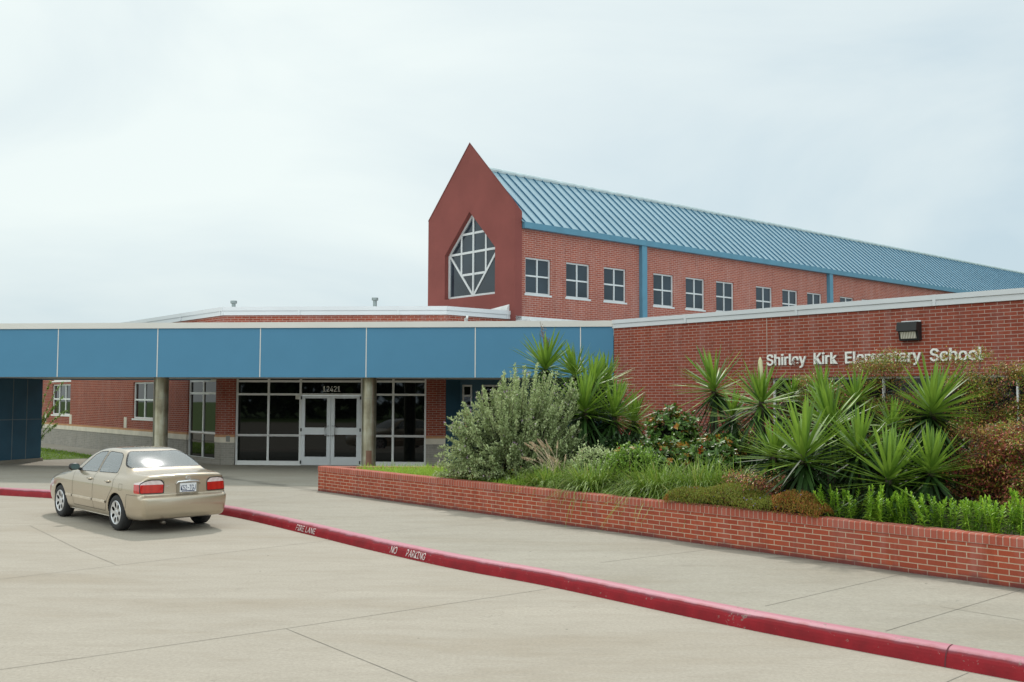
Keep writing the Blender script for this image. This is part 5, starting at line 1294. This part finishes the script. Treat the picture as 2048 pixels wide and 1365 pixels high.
# --- grasses
def grass_clump(root, R, H, seed, n=700, spread=1.0, mat=None, wd=.010, lean=(0, 0)):
    rng = np.random.default_rng(seed); a = rng.uniform(0, 2 * pi, n); q = np.sqrt(rng.uniform(0, 1, n)); B = np.stack([q * R * np.cos(a), q * R * np.sin(a), np.zeros(n)], 1)
    el = np.radians(np.clip(rng.normal(66, 13, n) - 14 * q, 22, 89)); a2 = a + rng.normal(0, .7, n); D = np.stack([np.cos(el) * np.cos(a2) + lean[0], np.cos(el) * np.sin(a2) + lean[1], np.sin(el)], 1)
    V, Q = blades(B, D, H * rng.uniform(.7, 1.3, n), wd * rng.uniform(.7, 1.3, n), 5, rng.uniform(.25, .75, n) * spread, 'blade'); link('leaf_blades', npmesh('leaf_blades', V, Q, mat or L_GRASS), root)
def frontY(px_, back):
    d = ray(px_, 800); q = d[:2] / d[1]; A = np.array([[q[0], -FPL.d[0]], [q[1], -FPL.d[1]]]); s = np.linalg.solve(A, FPL.o - FPL.n * back); return s[0]
for (px_, bk, R, H, sd, n_, lb) in (
  (1100, .62, .32, .46, 1, 620, 'grassy clump at the lower right of the sage bush, leftmost along the planter edge'),
  (1188, .66, .36, .60, 2, 900, 'tall arching grass clump just right of the tan plumes'),
  (1262, 1.0, .30, .56, 3, 700, 'grass clump set back between two larger arching ones'),
  (1318, .80, .38, .62, 4, 1000, 'wide arching grass clump in the middle of the grass row'),
  (1400, 1.05, .38, .66, 5, 1000, 'dark grass clump in front of the low glossy shrub'),
  (1462, 1.20, .32, .62, 6, 800, 'rightmost grass clump beside the small red nandina'),
  (1270, .40, .22, .30, 7, 360, 'short light grass tuft hanging over the planter edge')):
    r = place('grass_clump', px_, frontY(px_, bk), lb, 'grass clump', 'grass clumps along the planter'); grass_clump(r, R * .8, H * 1.55, sd, int(n_ * 1.35), 1.25, wd=.014)
r = place('fountain_grass', 1120, frontY(1120, 1.1), 'fountain grass with tan feathery plumes in front of the sage bush', 'grass clump'); grass_clump(r, .26, .55, 21, 500)
rng = np.random.default_rng(33); parts = []; stm = []
for k in range(26):
    a = rng.uniform(pi * .55, pi * 1.35) if k < 16 else rng.uniform(-.9, 1.6); el = rng.uniform(.45, 1.2); l0 = rng.uniform(.55, .85); D = np.array([cos(el) * cos(a), cos(el) * sin(a) * .6, sin(el)])
    p0 = np.array([rng.normal(0, .1), rng.normal(0, .1), .05]); p1 = p0 + D * l0; p2 = p1 + unit((D + [0, 0, -.35])[None])[0] * rng.uniform(.15, .22); stm.append([p0, (p0 + p1) / 2 + [0, 0, .06], p1, p2])
    n_ = 340; t = rng.uniform(0, 1, n_); P = p1 + (p2 - p1) * t[:, None]; parts.append(blades(P, rng.normal(0, 1, (n_, 3)) + unit((p2 - p1)[None]) * 1.1, (.034 * (1.15 - .6 * t)), .007, 1, 0, 'blade'))
V, Q, _ = merge(parts); link('plumes', npmesh('plumes', V, Q, M_PLUME), r); Vt, Qt = stemtubes(stm, .004, .003, 4); link('flower_stems', npmesh('flower_stems', Vt, Qt, M_PLUME), r)
def lawn(name, poly, n, H, seed, mat, label, zf, kind='stuff', wd=.011):
    rng = np.random.default_rng(seed); P = np.array(poly); lo, hi = P.min(0), P.max(0); q = rng.uniform(lo, hi, (n * 4, 2)); q = q[poly_sdf(P, q[:, 0], q[:, 1]) < 0][:n]; n = len(q)
    B = np.column_stack([q, np.full(n, zf)]); a = rng.uniform(0, 2 * pi, n); el = np.radians(rng.uniform(40, 85, n)); hh = H * rng.uniform(.5, 1.4, n) * (1 + .35 * np.sin(q[:, 0] * 3) * np.cos(q[:, 1] * 2.4))
    V, Q = blades(B, np.stack([np.cos(el) * np.cos(a), np.cos(el) * np.sin(a), np.sin(el)], 1), hh, wd, 3, rng.uniform(.1, .5, n), 'blade')
    o = link(name, npmesh(name, V, Q, mat)); return tag(o, label, 'grass', kind=kind)
def inset(t, b): return FPL.P(t, -b, 0)[:2]
lawn('planter_grass', [inset(1.0, .25), inset(5.2, .25), inset(9.5, .30), inset(10, 1.2), inset(5.5, 2.2), FBK.P(3.6, .3, 0)[:2], FBK.P(1.0, .28, 0)[:2]], 9000, .21, 3, L_LAWN, 'light green grass growing inside the left end of the planter', zS)
# reddish ground cover spilling over the edge
rng = np.random.default_rng(8); n = 26000
ta = np.array([FPL.u(x, 960) for x in (1330, 1640)]); tt = rng.uniform(ta[0], ta[1], n); s_t = (tt - ta[0]) / (ta[1] - ta[0]); wdt = .34 * np.sin(pi * np.clip(s_t * .96 + .03, 0, 1)) ** .5 + .10
bb = rng.uniform(-1, 1, n); dep = .10 + wdt + bb * wdt * 1.12 - .14; hh = (.06 + .34 * np.sqrt(np.maximum(0, 1 - bb ** 2)) * (.75 + .35 * np.sin(tt * 4.3) * np.sin(tt * 1.7 + 1))) * np.sin(pi * np.clip(s_t * .94 + .03, 0, 1)) ** .35
P = np.array([FPL.P(t_, -d_, zS + .05) for t_, d_ in zip(tt, dep)]); P[:, 2] += hh * rng.uniform(.55, 1.05, n) ** .6 - .03
V, Q = blades(P, rng.normal(0, .6, (n, 3)) + [0, 0, .8], .034 * rng.uniform(.6, 1.4, n), .014, 1, 0, 'oval')
patch = (np.sin(tt * 2.1 + 1.0) + .6 * np.sin(tt * 5 + bb * 3) > .1).astype(int); mi = np.repeat(patch, 1)
M2_ = leafmat('green groundcover leaf', (.12, .15, .025), (.24, .26, .045), .6, .3, .2, (.20, .09, .03), .85)
nfl = 60; kf = rng.integers(0, n, nfl); Vf, Qf = blades(np.repeat(P[kf], 3, 0) + [0, 0, .03], rng.normal(0, 1, (nfl * 3, 3)), .02, .014, 1, 0, 'oval')
V, Q, m3 = merge([(V, Q), (Vf, Qf, 2)]); m3[:len(mi)] = mi
o = link('ground_cover', npmesh('ground_cover', V, Q, [M2_, L_COVR, plain('violet flower', (.16, .10, .40), .7)], m3)); tag(o, 'low reddish and olive ground cover mounded over the planter edge', 'ground cover', kind='stuff')
# bright upright perennials along the front edge
def perennial(root, stems, seed):
    rng = np.random.default_rng(seed); parts = []; st = []
    for (x, y, h) in stems:
        tip = np.array([x + rng.normal(0, .09), y + rng.normal(0, .09), h]); b = np.array([x, y, 0]); st.append([b, (b + tip) / 2 + rng.normal(0, .012, 3), tip]); n = int(70 * h / .5)
        t = np.linspace(.12, 1, n); a = np.arange(n) * 1.62 + rng.normal(0, .2, n); el = np.interp(t, [0, .7, 1], [.25, .62, 1.25]) + rng.normal(0, .2, n)
        parts.append(blades(b + (tip - b) * t[:, None], np.stack([np.cos(el) * np.cos(a), np.cos(el) * np.sin(a), np.sin(el)], 1), np.interp(t, [0, .6, 1], [.10, .095, .06]) * rng.uniform(.75, 1.25, n), .018, 3, .3, 'oval', .2))
    V, Q, _ = merge(parts); link('leaves', npmesh('leaves', V, Q, L_PEREN), root); Vt, Qt = stemtubes(st, .006, .003, 4); link('stems', npmesh('stems', Vt, Qt, L_PEREN), root)
PER = [(1662, .40, 974, 'dense clump, the leftmost of the bright row beside the ground cover'), (1708, .48, 985, 'second clump of the bright row counted from the ground cover'), (1750, .36, 972, 'bright clump under the lowest yucca on its left side'), (1790, .42, 982, 'bright clump under the middle of the lowest yucca'),
       (1862, .36, 990, 'bright clump standing alone between two dark gaps'), (1905, .46, 1000, 'thin clump right of the lone bright one'), (1945, .34, 996, 'broad pale clump in the right part of the bright row'), (1992, .36, 1002, 'low pale clump second from the right edge'), (2040, .42, 985, 'tall clump cut by the right edge of the picture'), (2095, .40, 985, 'x')]
for i, (px_, bk, yt, lb) in enumerate(PER):
    if lb == 'x': continue
    Y = frontY(px_, bk); h = at_y(px_, yt, Y)[2] - zS; rng = np.random.default_rng(500 + i); r = empty('leafy_perennial', (*soilpt(px_, Y), zS), lb + ', leafy upright perennial', 'perennial', 'bright perennials along the planter edge')
    perennial(r, [(rng.normal(0, .10), rng.normal(0, .09), h * rng.uniform(.68, 1.02)) for _ in range(9 + 3 * (i % 2))], 600 + i)
# red flowered wand left of the sage bush
r = place('red_flower_plant', 934, 21.0, 'thin plant with a spike of red flowers left of the sage bush', 'flower'); rng = np.random.default_rng(4)
Vt, Qt = stemtubes([[(0, 0, 0), (.02, 0, .7), (0, 0, 1.25)], [(0, 0, 0), (-.2, 0, .5), (-.32, 0, 1.0)]], .008, .004, 4); link('stems', npmesh('stems', Vt, Qt, M_BARK), r)
n_ = 90; V, Q = blades(np.stack([rng.normal(0, .03, n_), rng.normal(0, .03, n_), rng.uniform(.95, 1.32, n_)], 1), rng.normal(0, 1, (n_, 3)), .04, .02, 1, 0, 'oval'); link('flower_spike', npmesh('flower_spike', V, Q, plain('red flower', (.5, .05, .05), .6)), r)
grass_clump(r, .12, .4, 77, 120)
# --- far left: lawn strip and arching plant behind the blue pier
lp = [on_z(x, y, PZ) for x, y in ((-160, 870), (60, 893), (182, 911), (190, 917), (70, 921), (-160, 935))]
mb = MB(); mb.poly([(x, y, PZ + .004) for x, y in lp]); g2 = mb.build('lawn_soil', M_GRASSG); tag(g2, 'green lawn strip behind the blue pier', kind='structure')
lawn('lawn_grass', lp, 16000, .07, 5, leafmat('mown grass', (.14, .24, .02), (.22, .34, .035), .6, .3, .2), 'mown bright green grass on the strip behind the blue pier', PZ + .004, wd=.02)
X, Y = on_z(70, 905, PZ); r = empty('arching_shrub', (X, Y, PZ), 'arching light green shrub poking out from behind the blue pier', 'shrub'); rng = np.random.default_rng(12)
paths = []; parts = []
for (px_, py_) in ((128, 764), (95, 762), (90, 800), (120, 795), (134, 821), (100, 850), (60, 770), (50, 820), (110, 812), (84, 835)):
    tx_, ty_, tz_ = at_y(px_, py_, Y); tip = np.array([tx_ - X, rng.normal(0, .3), tz_ - PZ]); b = np.array([-.1, 0, .0]); m_ = np.array([tip[0] * .35, tip[1] * .4, tip[2] * .75]); t = np.linspace(0, 1, 9)[:, None]
    pp = (1 - t) ** 2 * b + 2 * t * (1 - t) * m_ + t * t * tip; paths.append(pp); n_ = 130; u_ = rng.uniform(.35, 1, n_); P = np.stack([np.interp(u_, t[:, 0], pp[:, k]) for k in range(3)], 1)
    parts.append(blades(P, rng.normal(0, 1, (n_, 3)) + [0, 0, .3], .10, .035, 2, .1, 'oval'))
V, Q, _ = merge(parts); link('leaves', npmesh('leaves', V, Q, L_GREEN), r); Vt, Qt = stemtubes(paths, .012, .004, 4); link('stems', npmesh('stems', Vt, Qt, M_BARK), r)
# --- far woods and verge across the street (seen mirrored in the entrance glass)
rng = np.random.default_rng(77); n = 9000; th = rng.uniform(-70, 70, n); hgt = 7.5 + 1.8 * np.sin(th * .23) + 1.2 * np.sin(th * .71 + 1); P = np.stack([th, -46 + rng.normal(0, 2.2, n), hgt * rng.uniform(0, 1, n) ** .8], 1)
V, Q = blades(P, rng.normal(0, 1, (n, 3)), 1.5, 1.2, 1, 0, 'oval'); o = link('far_woods', npmesh('far_woods', V, Q, leafmat('woods leaf', (.02, .04, .01), (.05, .08, .02), .6, .1, .2))); tag(o, 'dark wood across the street mirrored in the entrance glass', 'woods', kind='stuff')
